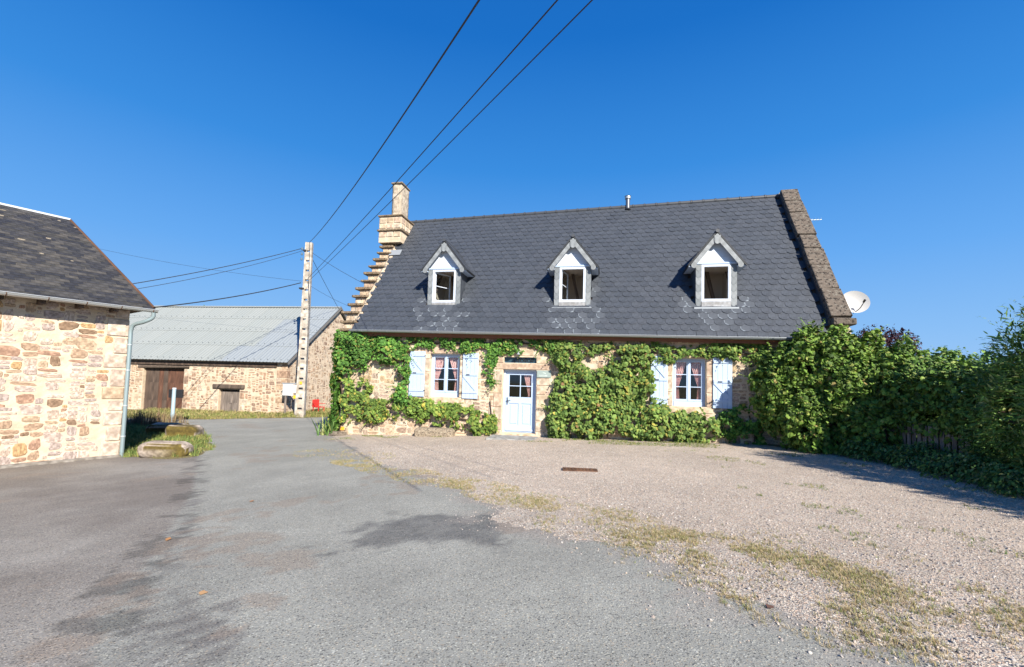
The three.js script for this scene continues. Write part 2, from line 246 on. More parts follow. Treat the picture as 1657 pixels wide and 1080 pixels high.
tag(mesh('road', sheet([...range(-40, -18, 1), ...range(-17.5, -8.1, .25), ...range(-8, 4.6, .06), ...range(5, 24, 1)], [...range(-34, -16.2, .3), ...range(-16, -9.1, .12), ...range(-9, 1, .06), 2, 3, 5, 8], (x, z) => T(x, z) + clamp(-sdVerge(x, z) * .2 + .012, -.08, .014) + .004 * (fbm(x * 2, z * 2, 3, 60) - .5), roadColor), roadMat), null, null, null, 'structure');
const gravelCol = (x, z) => { const n = fbm(x * .7, z * .7, 4, 130), n2 = fbm(x * 5, z * 5, 3, 133), e = clamp(1 - sdPoly(gravelPoly, x, z) / 1.2) * .5; return [lerp(.72, .57, e), lerp(.65, .55, e), lerp(.56, .50, e)].map(v => v * (.80 + .32 * n) * (.84 + .3 * n2)); };
const gravelH = (x, z) => T(x, z) + clamp(sdGravel(x, z) * .05 + (vn(x * 11, z * 11, 8) - .5) * .02 + .008, -.06, .035);
tag(mesh('gravel_yard', sheet(range(-7.5, 13, .11), range(-18, 3, .11), gravelH, gravelCol), new THREE.MeshStandardMaterial({ vertexColors: true, map: gravelTex, bumpMap: gravelBump, bumpScale: .007, roughness: .95 })), null, null, null, 'structure');
const surf = (x, z) => Math.max(T(x, z) + clamp(sdVerge(x, z) * .2, -.05, .05), T(x, z) + clamp(-sdVerge(x, z) * .2 + .012, -.08, .014), x > -7.5 && x < 13 && z > -18 && z < 3 ? gravelH(x, z) : -9);

function instanced(name, geo, mat, list, parent) {
  const m = new THREE.InstancedMesh(geo, mat, list.length), o = new THREE.Matrix4(); m.name = parent ? name : numbered(name); m.castShadow = m.receiveShadow = true;
  list.forEach((l, i) => { o.compose(l.p, l.q, l.s); m.setMatrixAt(i, o); m.setColorAt(i, l.c); }); m.userData.kind = 'stuff'; (parent ?? scene).add(m); return m;
}
{ // loose stones lying on the yard and spilled along its edge
  const r = rng(42), L = [], e = new THREE.Euler(), pal = [[.40, .345, .295], [.42, .37, .33], [.33, .275, .235], [.32, .29, .27], [.25, .23, .22], [.37, .30, .24], [.43, .40, .36]];
  while (L.length < 38000) {
    const z = -1.9 - 11 * r() ** 1.7, x = -4 + 13 * r(), sd = sdGravel(x, z); if (sd < -.6 * r() ** 3 * (z > -7 ? 1 : .4)) continue; if (x > 1.0 * -z + 2.4) continue;
    const s = .0035 + .0085 * r() ** 2.4, c = pal[(r() * pal.length) | 0], k = .8 + r() * .4;
    L.push({ p: V(x, surf(x, z) + s * .25, z), q: new THREE.Quaternion().setFromEuler(e.set(r() * 6, r() * 6, r() * 6)), s: V(s * (.8 + r() * .6), s * (.5 + r() * .4), s * (.8 + r() * .6)), c: col(c[0] * k, c[1] * k, c[2] * k) });
  }
  const m = instanced('loose_gravel', new THREE.IcosahedronGeometry(1, 0), new THREE.MeshStandardMaterial({ roughness: .95 }), L); tag(m, 'loose pinkish gravel stones scattered over the yard before the house', 'gravel');
}

// ------------------------------------------------------------------ main house
const HO = [.264, 0, -14.95], HT = -11.53 * Math.PI / 180;
const house = thing('stone_house', 'stone cottage with steep slate roof, three dormers and pale blue shutters', 'house', HO, HT);
const toWorld = (g, x, y, z) => g.localToWorld(V(x, y, z)); house.updateMatrixWorld(true);
const doorH = [-.55, .56, -.06, 2.0], tranH = [-.53, .55, 2.22, 2.41], winL = [-3.1, -2.05, 1.02, 2.48], winR = [4.77, 5.73, 1.0, 2.46];
const vines = {
  upper: [[-6.59, 3.17], [-5.28, 3.22], [-3.89, 3.06], [-3.78, 2.51], [-3.97, 2.19], [-4.3, 2.04], [-5.22, 2.02], [-5.56, 1.84], [-6.15, 1.68], [-6.5, 1.5]],
  drop: [[-4.4, 2.25], [-3.82, 2.43], [-3.69, 1.05], [-3.97, .72], [-4.36, .9], [-4.17, 1.66]],
  strip: [[-3.95, 3.06], [-2.56, 3.11], [-1.69, 3.02], [-.23, 3.09], [1.29, 3.04], [1.36, 2.55], [.6, 2.6], [-.21, 2.6], [-.83, 2.51], [-1.67, 2.54], [-2.54, 2.63], [-3.87, 2.58]],
  tail: [[-1.10, 2.6], [-.75, 2.57], [-.85, 1.95], [-.8, 1.5], [-1.01, 1.56], [-1.14, 1.94]],
  grape: [[-6.38, 1.60], [-5.44, 1.67], [-5.23, 1.31], [-5.39, .82], [-4.24, .84], [-3.69, .96], [-2.47, .8], [-1.61, .69], [-.77, .42], [-.72, -.06], [-1.33, -.26], [-1.91, .06], [-2.88, .13], [-4.22, .34], [-5.13, .09], [-6.25, .08]],
  centre: [[.79, 2.98], [1.68, 2.95], [2.02, 2.5], [1.95, 2.2], [2.37, 1.98], [2.84, 2.22], [3.12, 2.57], [3.34, 2.87], [4.11, 2.82], [4.11, 1.3], [4.6, .95], [5.48, .84], [6.08, .73], [6.14, .18], [5.48, -.03], [4.25, -.02], [3.16, -.02], [2.22, -.2], [1.06, -.2], [.92, .42], [1.0, 1.01], [1.16, 1.6], [1.31, 2.0], [1.04, 2.38]],
  tuft: [[1.9, 2.9], [2.95, 2.9], [2.84, 2.61], [2.17, 2.5]],
  right: [[4.04, 2.84], [5.12, 2.78], [6.34, 2.94], [7.35, 2.95], [7.34, 2.2], [6.51, 2.46], [5.65, 2.54], [4.59, 2.41], [4.08, 2.44]],
  shade: [[6.08, .86], [6.68, .99], [7.3, .69], [7.3, .0], [6.51, -.05], [6.17, .25]],
};
const covered = (x, y) => Object.values(vines).some(p => sdPoly(p, x, y) > .12);
{
  mesh('wall', extr(rect(-6.41, 9.6, -.9, 3.22), .55, [doorH, tranH, winL, winR].map(h => rect(...h))).translate(0, 0, -.55), mortar.house, house);
  mesh('wall', bx(-6.4, 9.6, -.9, 3.22, -7.05, -7.6), mortar.house, house);
  mesh('floor', bx(-5.85, 9.05, -.9, -.07, -7.04, -.56), mats.interior, house);
  mesh('ceiling', bx(-5.85, 9.05, 2.75, 3.0, -7.04, -.56), mats.interior, house);
  // stones of the facade
  const r = rng(7), blocks = [], inR = (b, x, y, m = 0) => x > b[0] - m && x < b[1] + m && y > b[2] - m && y < b[3] + m;
  const quoins = []; let y = -.6, k = 0;
  while (y < 3.1) { const h = .26 + r() * .16, w = k++ % 2 ? .30 + r() * .12 : .50 + r() * .2; quoins.push([-6.41, -6.41 + w, y, Math.min(y + h, 3.16)]); y += h; }
  y = -.3; k = 0; while (y < 1.98) { const h = Math.min(.28 + r() * .22, 2.0 - y + .001), w = k++ % 2 ? .3 : .46; quoins.push([-.55 - w, -.56, y, y + h]); quoins.push([.57, .57 + (k % 2 ? .3 : .46), y, y + h]); y += h; if (2.0 - y < .12) break; }
  quoins.push([-.95, 1.06, 2.005, 2.205], [-.9, -.54, 2.215, 2.44], [.56, .95, 2.215, 2.44], [-.9, .98, 2.45, 2.66]);
  for (const W of [winL, winR]) { let v = W[2], q = 0; while (v < W[3] - .05) { const h = Math.min(.3 + r() * .2, W[3] - v), a = q++ % 2 ? .2 : .17; quoins.push([W[0] - a, W[0] - .006, v, v + h], [W[1] + .006, W[1] + a, v, v + h]); v += h; } quoins.push([W[0] - .22, W[1] + .22, W[3] + .006, W[3] + .2], [W[0] - .2, W[1] + .2, W[2] - .2, W[2] - .006]); }
  quoins.push([-.62, .62, -.28, -.07]);
  const Q = [];
  for (const b of quoins) { const w = b[1] - b[0], h = b[3] - b[2]; const m = mesh('dressed_stone', rbx(b[0] + .006, b[1] - .006, b[2] + .006, b[3] - .006, -.2, .016 + r() * .008, .015), stoneSets.quoin[(r() * 4) | 0], house); }
  const cells = rubble(-5.9, 9.6, -.45, 3.15, .05, [4, 9], [2, 5], r, (x, yy) => [doorH, tranH, winL, winR].some(h => inR(h, x, yy, .02)) || quoins.some(h => inR(h, x, yy, .005)));
  const items = stoneItems(cells, new THREE.Matrix4(), .020, r, stoneSets.house.length, .010, .05, c => (covered(c.x, c.y) || c.x > 7.3 ? 0 : 1) * (c.w * c.h + .001) + c.w * c.h * .01);
  pieces(house, 'wall_stone', 'hidden_wall_stones', items, stoneSets.house, stoneVC);
}
// roof surface: slope from the eave (s=0) to the ridge (s=1), slightly twisted as in the old frame
const UL = -5.89, UR = 9.04;
function roofP(u, s, lift = 0) { const t = (u - UL) / (UR - UL), y0 = lerp(3.26, 3.07, t), y1 = lerp(8.46, 8.84, t), dy = y1 - y0, L = Math.hypot(4.12, dy); return V(u, lerp(y0, y1, s) + lift * 4.12 / L, .36 - 4.12 * s + lift * dy / L); }
const dormers = [{ u: -2.87, y: 4.12, z: -.44 }, { u: 1.63, y: 4.10, z: -.40 }, { u: 6.09, y: 4.08, z: -.38 }];
const inDormer = (u, y) => dormers.some(d => Math.abs(u - d.u) < .60 && y > d.y + .02 && y < 6.25 - Math.abs(u - d.u) * 1.25);
{
  const pos = [], N = 110, S = 44;
  for (let i = 0; i < N; i++) for (let j = 0; j < S; j++) { const a = lerp(UL, UR, i / N), b = lerp(UL, UR, (i + 1) / N), c = j / S, d = (j + 1) / S, m = roofP((a + b) / 2, (c + d) / 2); if (dormers.some(q => Math.abs(m.x - q.u) < .5 && m.y > q.y + .25 && m.y < 5.7)) continue; for (const p of [roofP(a, c, -.035), roofP(b, c, -.035), roofP(b, d, -.035), roofP(a, c, -.035), roofP(b, d, -.035), roofP(a, d, -.035)]) pos.push(p.x, p.y, p.z); }
  const g = new THREE.BufferGeometry(); g.setAttribute('position', new THREE.Float32BufferAttribute(pos, 3)); g.computeVertexNormals(); mesh('roof_deck', muv(g), M(.16, .11, .075, { map: woodTex, side: THREE.DoubleSide }), house);
  mesh('rear_roof', muv((() => { const q = [roofP(UL, 1), roofP(UR, 1), V(UR, 3.1, -7.95), V(UL, 3.2, -7.95)], g2 = new THREE.BufferGeometry(); g2.setAttribute('position', new THREE.Float32BufferAttribute([q[0], q[2], q[1], q[0], q[3], q[2]].flatMap(v => [v.x, v.y, v.z]), 3)); g2.computeVertexNormals(); return g2; })()), M(.07, .078, .09, { map: slateTex, side: THREE.DoubleSide }), house);
  // fish-scale slates
  const sg = [0, 1, 2].map(k => {
    const r = rng(300 + k), w = .142, P = [[-w, .20], [-w, -.07], [-w * .86, -.13], [-w * .5, -.172], [0, -.186], [w * .5, -.172], [w * .86, -.13], [w, -.07], [w, .20]].map(([x, y]) => [x + (r() - .5) * .006, y + (r() - .5) * .008]), pos = [], uv = [], th = .013, A = (x, y, z) => { pos.push(x, y, z); uv.push((x + w) / (2 * w), (y + .19) / .4); };
    for (let i = 1; i < P.length - 1; i++) { A(...P[0], th); A(...P[i], th); A(...P[i + 1], th); }
    for (let i = 0; i < P.length - 1; i++) { const a = P[i], b = P[i + 1]; A(...a, th); A(...a, -.004); A(...b, -.004); A(...a, th); A(...b, -.004); A(...b, th); }
    const g = new THREE.BufferGeometry(); g.setAttribute('position', new THREE.Float32BufferAttribute(pos, 3)); g.setAttribute('uv', new THREE.Float32BufferAttribute(uv, 2)); g.computeVertexNormals(); return g;
  });
  const r = rng(17), items = [], rows = 28, all = [...slateMats, ...stainMats];
  for (let j = 0; j < rows; j++) {
    const s = (j + .42) / rows, n = 53, off = (j % 2) * .5 + (r() - .5) * .08;
    for (let i = -1; i < n + 1; i++) {
      const u = UL + (i + .5 + off) * (UR - UL) / n + (r() - .5) * .012; if (u < UL + .05 || u > UR - .03) continue;
      const p = roofP(u, s, .012), p2 = roofP(u, s + .01, .012), X = V(1, (roofP(u + .1, s).y - roofP(u, s).y) * 10, 0).normalize(), Y = p2.sub(p).normalize(), Z = V().crossVectors(X, Y).normalize();
      if (inDormer(u, p.y)) continue;
      const q = new THREE.Quaternion().setFromRotationMatrix(new THREE.Matrix4().makeBasis(X, Y, Z)).multiply(new THREE.Quaternion().setFromEuler(new THREE.Euler(-.035 - r() * .05, (r() - .5) * .05, (r() - .5) * .05)));
      let mi = (r() * slateMats.length) | 0, stained = 0;
      for (const d of dormers) { const du = Math.abs(u - d.u), dy = p.y - d.y; if ((dy < .0 && du < 1.0 + dy * .1 && dy > -1.1 && r() < .72 - du * .2 + dy * .2) || (dy >= 0 && dy < .75 && du > .6 && du < 1.05 - dy * .3 && r() < .6)) stained = 1; }
      if (stained) mi = slateMats.length + ((r() * 3) | 0);
      items.push({ geo: sg[(r() * 3) | 0], m: new THREE.Matrix4().compose(p, q, V(1, 1, 1)), mi, score: stained ? 50 : (u + 8) / (10 - 0) + (1 - s) * .3 + r() * .2 });
    }
  }
  pieces(house, 'slate', 'upper_slates', items, all, slateVC);
  for (let i = 0; i < 34; i++) { const a = lerp(UL, UR, i / 34), b = lerp(UL, UR, (i + 1) / 34), p = roofP((a + b) / 2, 1); const t = mesh('ridge_tile', (() => { const L = b - a; const c = new THREE.CylinderGeometry(.085, .085, L - .01, 8, 1, false).rotateZ(Math.PI / 2), d = new THREE.CylinderGeometry(.10, .10, .05, 8).rotateZ(Math.PI / 2).translate(L / 2 - .04, .004, 0); return merge([c, d]); })(), mats.ridge, house); t.position.set(p.x, p.y + .005, p.z); t.rotation.z = Math.atan2(.38, 14.9); }
  // gutter, brackets, fascia
  const ga = roofP(UL - .03, 0), gb = roofP(UR, 0), L = ga.distanceTo(gb);
  const gut = mesh('gutter', (() => { const c = new THREE.CylinderGeometry(.072, .072, L, 12, 1, true, Math.PI, Math.PI).rotateZ(Math.PI / 2), c2 = new THREE.CylinderGeometry(.011, .011, L, 6).rotateZ(Math.PI / 2).translate(0, .0, .072), e = new THREE.CircleGeometry(.072, 12, Math.PI, Math.PI).rotateY(Math.PI / 2), e1 = e.clone().translate(-L / 2, 0, 0), e2 = e.clone().translate(L / 2, 0, 0); return merge([c, c2, e1, e2]); })(), M(.34, .37, .39, { metalness: .5, roughness: .42, side: THREE.DoubleSide }), house);
  gut.geometry.rotateX(0); gut.position.set((ga.x + gb.x) / 2, (ga.y + gb.y) / 2 - .02, ga.z + .055); gut.rotation.z = Math.atan2(gb.y - ga.y, gb.x - ga.x);
  for (let i = 0; i < 16; i++) { const b = mesh('gutter_bracket', new THREE.TorusGeometry(.075, .006, 4, 10, Math.PI).rotateZ(Math.PI).rotateY(Math.PI / 2), mats.zinc, gut); b.position.x = (i + .5 - 8) * L / 16; }
  const fa = mesh('fascia', bx(UL, UR, -.20, -.075, .21, .235), mats.fascia, house); fa.position.y = 3.2; fa.rotation.z = -.0128; 
  mesh('soffit', bx(UL, UR, 3.0, 3.02, .005, .22), mats.fascia, house).rotation.z = -.008;
}
// gables, crow steps, chimney, coping
{
  const r = rng(23), gy = w => 3.26 + (w + .36) / 4.12 * 5.2;
  const steps = []; for (let k = 0; k < 12; k++) steps.push(3.52 + k * .35);
  const prof = [[0, -.9]]; const wOf = y => (y - 3.26) / 5.2 * 4.12 - .36;
  prof.push([.0, 3.3]); steps.forEach((y, k) => { const w = Math.max(wOf(y) - .02, .0); prof.push([w, k ? steps[k - 1] : 3.3]); prof.push([w, y]); });
  prof.push([3.75, steps[11]], [3.75, 8.3], [7.6, 3.3], [7.6, -.9]);
  const clean = prof.filter((p, i) => !i || Math.hypot(p[0] - prof[i - 1][0], p[1] - prof[i - 1][1]) > 1e-3);
  const g = extr(clean, .50).rotateY(Math.PI / 2); // x -> -z, depth -> +x
  mesh('gable_wall', muv(g.translate(-6.409, 0, -.001)), mortar.house, house);
  steps.forEach((y, k) => {
    const w = Math.max(wOf(y) - .02, .0), a = -.035 - r() * .05, b = r() * .04;
    const sl = mesh('step_slab', rough(new RoundedBoxGeometry(.58 + r() * .09, .075 + r() * .03, .52 + r() * .08, 3, .03), .018, 5, 40 + k), mats.step, house); sl.position.set(-6.21 + (r() - .5) * .05, y + .035, -(w + .17)); sl.rotation.set((r() - .5) * .06, (r() - .5) * .1, (r() - .5) * .05);
    for (let i = 0; i < 2; i++) mesh('step_stone', rbx(-6.40 + i * .25, -6.17 + i * .25, y - .25, y - .015, -w - .2, -w + .018, .02), stoneSets.quoin[(r() * 4) | 0], house);
    const f = mesh('mortar_fillet', rough(new THREE.BoxGeometry(.15, .40, .36, 3, 4, 4).rotateX(-.66).translate(-5.89 + r() * .03, y - .18, -w - .08), .03, 7, 80 + k), mortar.barn, house);
  });
  const kn = mesh('corner_stone', rough(new RoundedBoxGeometry(.62, .10, .55, 3, .03), .018, 5, 31), mats.step, house); kn.position.set(-6.18, 3.28, -.12);
  // chimney
  const ch = part('chimney', house, [-6.02, 0, -3.75]);
  mesh('base', bx(-.53, .45, 7.2, 8.30, -.5, 1.3), mortar.house, ch);
  for (const [y, h] of [[7.42, .26], [7.78, .22], [8.0, .26]]) for (const s of [0, 1, 2]) mesh('base_stone', rbx(-.52 + s * .325, -.215 + s * .325, y, y + h - .02, 1.2, 1.325, .03), stoneSets.quoin[(s + (y * 10 | 0)) % 4], ch);
  for (let i = 2; i < 7; i++) for (const [y, h] of [[7.78, .22], [8.0, .26]]) mesh('base_stone', rbx(.37, .472, y, y + h - .02, -1.28 + i * .37, -.94 + i * .37, .03), stoneSets.quoin[(i + (y * 7 | 0)) % 4], ch);
  mesh('ledge', rough(new RoundedBoxGeometry(1.12, .08, 1.96, 4, .03).translate(-.04, 7.70, .4), .016, 6, 3), mats.step, ch);
  mesh('ledge', rough(new RoundedBoxGeometry(1.09, .07, 1.92, 4, .025).translate(-.04, 8.31, .4), .014, 6, 4), mats.step, ch);
  mesh('shaft', rough(new THREE.BoxGeometry(.40, 1.42, .74, 4, 8, 5).translate(.10, 9.04, .73), .008, 5, 5), stoneRender, ch);
  mesh('shaft_block', rbx(-.08, .16, 9.05, 9.34, .9, 1.112, .01), M(.62, .56, .47, { map: stoneTex }), ch);
  mesh('cap', rough(new RoundedBoxGeometry(.50, .07, .86, 3, .025).translate(.10, 9.77, .73), .014, 6, 6), M(.48, .43, .34, { map: lichenTex }), ch);
  mesh('cap_stone', rough(new RoundedBoxGeometry(.30, .11, .42, 3, .05).translate(.10, 9.86, .66), .03, 6, 8), M(.20, .16, .12, { map: lichenTex }), ch);
  mesh('flashing', (() => { const a = roofP(-5.95, .632, .03), b = roofP(-5.46, .632, .03), c = roofP(-5.46, .685, .03), d = roofP(-5.95, .685, .03), g2 = new THREE.BufferGeometry(); g2.setAttribute('position', new THREE.Float32BufferAttribute([a, b, c, a, c, d].flatMap(v => [v.x, v.y + .02, v.z + .02]), 3)); g2.computeVertexNormals(); return muv(g2); })(), M(.24, .26, .28, { side: THREE.DoubleSide, roughness: .6 }), house);
  // right gable with coping
  const rp = (w, up) => { const p = roofP(UR, (w + .36) / 4.12); return p.y + up; };
  mesh('gable_wall', muv(extr([[0.001, -.9], [0.001, rp(0, .12)], [3.76, rp(3.76, .14)], [7.6, 3.3], [7.6, -.9]], .545).rotateY(Math.PI / 2).translate(9.052, 0, 0)), mortar.house, house);
  const ang = Math.atan2(8.84 - 3.07, 4.12), cuts = [.085, .25, .40, .52, .62, .80, .90, 1.0];
  for (let k = 0; k < cuts.length - 1; k++) {
    const s0 = cuts[k], s1 = cuts[k + 1], a = roofP(9.3, s0, .2), b = roofP(9.3, s1, .2), L = a.distanceTo(b);
    const c = mesh('coping_stone', rough(new RoundedBoxGeometry(.53 + r() * .05, L - .012, .17, 4, .03), .03, 4.5, 60 + k), mats.coping, house); c.position.copy(a.add(b).multiplyScalar(.5)); c.rotation.x = -(Math.PI / 2 - ang); c.rotation.z = (r() - .5) * .02;
    const pa = roofP(9.06, s0, .02), pb = roofP(9.06, s1, .02), lf = mesh('parapet_slate', bx(-.02, .02, -L / 2, L / 2, -.10, .11), slateMats[k % 5], house); lf.position.copy(pa.add(pb).multiplyScalar(.5)); lf.rotation.x = -(Math.PI / 2 - ang);
  }
  const kn2 = mesh('kneeler_stone', rough(new RoundedBoxGeometry(.62, .20, .7, 3, .04), .02, 4, 99), mats.coping, house); kn2.position.set(9.33, 3.56, .0);
  for (let k = 0; k < 4; k++) mesh('dressed_stone', rbx(9.08, 9.63, 2.3 + k * .28, 2.56 + k * .28, -.3, .02, .02), stoneSets.quoin[k % 4], house);
  const fp = roofP(3.52, .985, 0); const fl = part('flue', house, [3.52, fp.y - .05, fp.z]);
  mesh('pipe', new THREE.CylinderGeometry(.085, .085, .55, 14).translate(0, .2, 0), M(.16, .17, .19, { metalness: .6, roughness: .4 }), fl); mesh('cowl', merge([new THREE.CylinderGeometry(.115, .115, .10, 14).translate(0, .50, 0), new THREE.CylinderGeometry(.02, .13, .05, 14).translate(0, .58, 0)]), mats.zinc, fl); mesh('collar', new THREE.CylinderGeometry(.10, .16, .08, 14).translate(0, .02, 0), mats.iron, fl);
}
// dormers
dormers.forEach((d, di) => {
  const r = rng(500 + di), D = part('dormer', house, [d.u, d.y, d.z]), h0 = 1.40, hw = .60;
  mesh('post', bx(-hw, -.435, 0, h0, -.12, 0), greySlate[0], D); mesh('post', bx(.435, hw, 0, h0, -.12, 0), greySlate[0], D);
  for (const s of [-1, 1]) { const p = [[0, 0], [0, h0], [1.15, h0]]; mesh('cheek', muv(extr(p, .03).rotateY(Math.PI / 2).translate(s * (hw - .005) - .015, 0, -.002)), slateMats[1], D); }
  for (const s of [-1, 1]) for (let k = 0; k < 6; k++) { const g = (() => { const w = .084, P = [[-w, .14], [-w, -.06], [-w * .7, -.11], [0, -.13], [w * .7, -.11], [w, -.06], [w, .14]]; return extr(P, .007); })(); const m = mesh('slate', g, greySlate[(r() * 3) | 0], D); m.position.set(s * .517, .17 + k * .225, .006); m.rotation.x = -.03; }
  mesh('gable_board', extr([[-.70, h0 + .03], [.70, h0 + .03], [0, h0 + .91]], .03).translate(0, 0, -.06), mats.paintWhite, D);
  for (let k = 1; k < 3; k++) mesh('board_joint', bx(-.5 + k * .16, .5 - k * .16, h0 + .02 + k * .20, h0 + .026 + k * .20, -.031, -.027), mats.lead, D);
  mesh('head', rbx(-.66, .66, h0 - .03, h0 + .03, -.10, .03), mats.paint, D);
  const A = [0, h0 + .92], F = [.80, h0 - .10], dir = Math.atan2(A[1] - F[1], F[0]), L = Math.hypot(F[0], A[1] - F[1]);
  for (const s of [-1, 1]) {
    const b = mesh('barge_board', (() => { const P = []; P.push([0, 0], [L - .02, 0], [L - .02, -.13], [.16, -.13]); for (let k = 0; k <= 6; k++) { const a = Math.PI * (1.5 + k / 6 * -1); P.push([.09 + Math.cos(a) * .09, -.09 + Math.sin(a) * .09]); } return extr(P, .03); })(), greySlate[2], D);
    b.position.set(s * F[0], F[1], .12 + (s > 0 ? .001 : 0)); if (s > 0) { b.rotation.set(0, Math.PI, 0); b.position.z = .151; } b.rotation.z = dir; 
    const back = (y) => { const wv = (d.y + y - 3.2) / 5.45 * 4.12 - .36; return -(wv + d.z) - .0; };
    const z0 = .155, zA = -(((d.y + A[1] - 3.17) / 5.48) * 4.12 - .36) - d.z - .1, zF = -(((d.y + F[1] - 3.17) / 5.48) * 4.12 - .36) - d.z - .12;
    const q = [V(s * .84, F[1] - .03, z0), V(0, A[1] + .03, z0), V(0, A[1] + .03, zA), V(s * .84, F[1] - .03, zF)], nrm = V(s * (A[1] - F[1]), .8, 0).normalize().multiplyScalar(.03);
    const geo = (() => { const t = q.map(v => v.clone().add(nrm)), P = [], tri = (...v) => v.forEach(p => P.push(p.x, p.y, p.z)), quad = (a, b2, c, e) => tri(a, b2, c, a, c, e); quad(...t); quad(...q); for (let i = 0; i < 4; i++) quad(q[i], q[(i + 1) % 4], t[(i + 1) % 4], t[i]); const g = new THREE.BufferGeometry(); g.setAttribute('position', new THREE.Float32BufferAttribute(P, 3)); g.computeVertexNormals(); return muv(g); })();
    mesh('roof_slope', geo, M(.05, .056, .066, { map: slateTex, side: THREE.DoubleSide, roughness: .6 }), D);
    for (let k = 0; k < 6; k++) for (let c = 0; c < 4; c++) { // slates on the little roof
      const t = (k + .5) / 6, y = lerp(F[1], A[1], t), x = s * lerp(.82, .02, t), ze = lerp(zF, zA, t), z = z0 - .02 - .12 - c * .26; if (z < ze) continue;
      const sl = mesh('slate', bx(-.125, .125, -.13, .11, 0, .008), slateMats[(r() * 5) | 0], D); sl.position.set(x + nrm.x * 1.15, y + nrm.y * 1.15 + .015, z); sl.quaternion.setFromRotationMatrix(new THREE.Matrix4().makeBasis(V(0, 0, -s), V(-s * .8, A[1] - F[1], 0).normalize(), V(s * (A[1] - F[1]), .8, 0).normalize())); sl.rotateX(-.04);
    }
    mesh('side_lath', rbx(s * .60, s * .84, h0 - .13, h0 - .09, zF + .2, .10), mats.paint, D);
  }
  mesh('finial_board', (() => { const P = [[-.09, .06], [.09, .06], [.09, -.12]]; for (let k = 0; k <= 8; k++) { const a = -Math.PI * k / 8; P.push([Math.cos(a) * .09, -.12 + Math.sin(a) * .09]); } return extr(P, .02); })().translate(0, A[1] - .14, .153), greySlate[2], D);
  mesh('ridge_cap', new THREE.CylinderGeometry(.06, .06, 1.55, 8).rotateX(Math.PI / 2).translate(0, A[1] + .06, -.58), mats.ridge, D);
  // window
  const f = [-.43, .43, .20, h0 - .03], t = .075;
  mesh('window_frame', merge([bx(f[0], f[0] + t, f[2], f[3], -.09, .012), bx(f[1] - t, f[1], f[2], f[3], -.09, .012), bx(f[0] + t, f[1] - t, f[3] - t, f[3], -.09, .011), bx(f[0] + t, f[1] - t, f[2], f[2] + t, -.09, .011)]), mats.paintWhite, D);
  const sash = (nm, w) => merge([bx(0, .04, f[2] + t, f[3] - t, -.04, 0), bx(w - .04, w, f[2] + t, f[3] - t, -.04, 0), bx(.04, w - .04, f[2] + t, f[2] + t + .04, -.04, 0), bx(.04, w - .04, f[3] - t - .04, f[3] - t, -.04, 0), bx(.04, w - .04, .80, .825, -.03, -.01)]);
  const sw = f[1] - f[0] - 2 * t; const cas = mesh('casement', sash('c', sw), mats.paintWhite, D); cas.position.set(f[0] + t, 0, -.06); cas.rotation.y = [1.05, 1.35, 1.42][di];
  const pn = mesh('pane', bx(.04, sw - .04, f[2] + t + .04, f[3] - t - .04, -.022, -.018), mats.glass, D); pn.position.copy(cas.position); pn.rotation.copy(cas.rotation);
  mesh('sill', bx(-.43, .43, .0, .195, -.06, .03), M(.46, .49, .52, { map: stoneTex, roughness: .6 }), D); mesh('flashing', bx(-.66, .64, -.05, .0, -.05, .10), mats.lead, D);
  mesh('lining', merge([bx(-.56, -.54, .1, 1.38, -1.5, -.13), bx(.54, .56, .1, 1.38, -1.5, -.13), bx(-.54, .54, 1.36, 1.38, -1.5, -.13), bx(-.54, .54, .05, .07, -1.5, -.13), bx(-.56, .56, .07, 1.38, -1.53, -1.5)]), M(.46, .40, .34), D);
  mesh('rafter', bx(-.05, .05, 0, 1.3, -.05, .05).rotateZ(.22).translate(.2, .15, -1.0), mats.oldWood, D);
});
// ground-floor windows, shutters, door
function shutter(x0, x1, y0, y1, flip) {
  const s = part('shutter', house, [x0, y0, .045]), w = x1 - x0, h = y1 - y0, n = 4;
  for (let k = 0; k < n; k++) mesh('plank', rbx(k * w / n + .002, (k + 1) * w / n - .002, 0, h, -.015, .012, .004), mats.paint, s);
  for (const t of [.115, .5, .885]) mesh('ledge', rbx(.012, w - .012, h * t - .0, h * t + .085, .012, .034, .004), mats.paint, s);
  const y1b = h * .885, y0b = h * .5 + .085; const L = Math.hypot(w - .06, (y1b - y0b)); const a = Math.atan2(y1b - y0b, -(w - .06));
  for (const half of flip ? [0] : [1]) { const yb = half ? h * .5 + .085 : h * .115 + .085, yt = half ? h * .885 : h * .5, an = Math.atan2(-(yt - yb), w - .08), br = mesh('brace', rbx(-Math.hypot(yt - yb, w - .08) / 2, Math.hypot(yt - yb, w - .08) / 2, -.04, .04, .012, .032, .004), mats.paint, s); br.position.set(w / 2, (yb + yt) / 2, 0); br.rotation.z = an; }
  for (const t of [.135, .90]) mesh('hinge', rbx(flip ? -.05 : w - .02, flip ? .02 : w + .05, h * t - .01, h * t + .012, .03, .042, .003), mats.iron, s);
  mesh('latch', rbx(w * .25, w * .48, h * .5 + .02, h * .5 + .045, .034, .05, .004), mats.iron, s);
}
shutter(-3.83, -3.27, 1.01, 2.55, false); shutter(-1.93, -1.39, 1.00, 2.52, true); shutter(4.12, 4.62, 1.0, 2.51, false); shutter(5.91, 6.45, .98, 2.50, true);
const winCurtain = [];
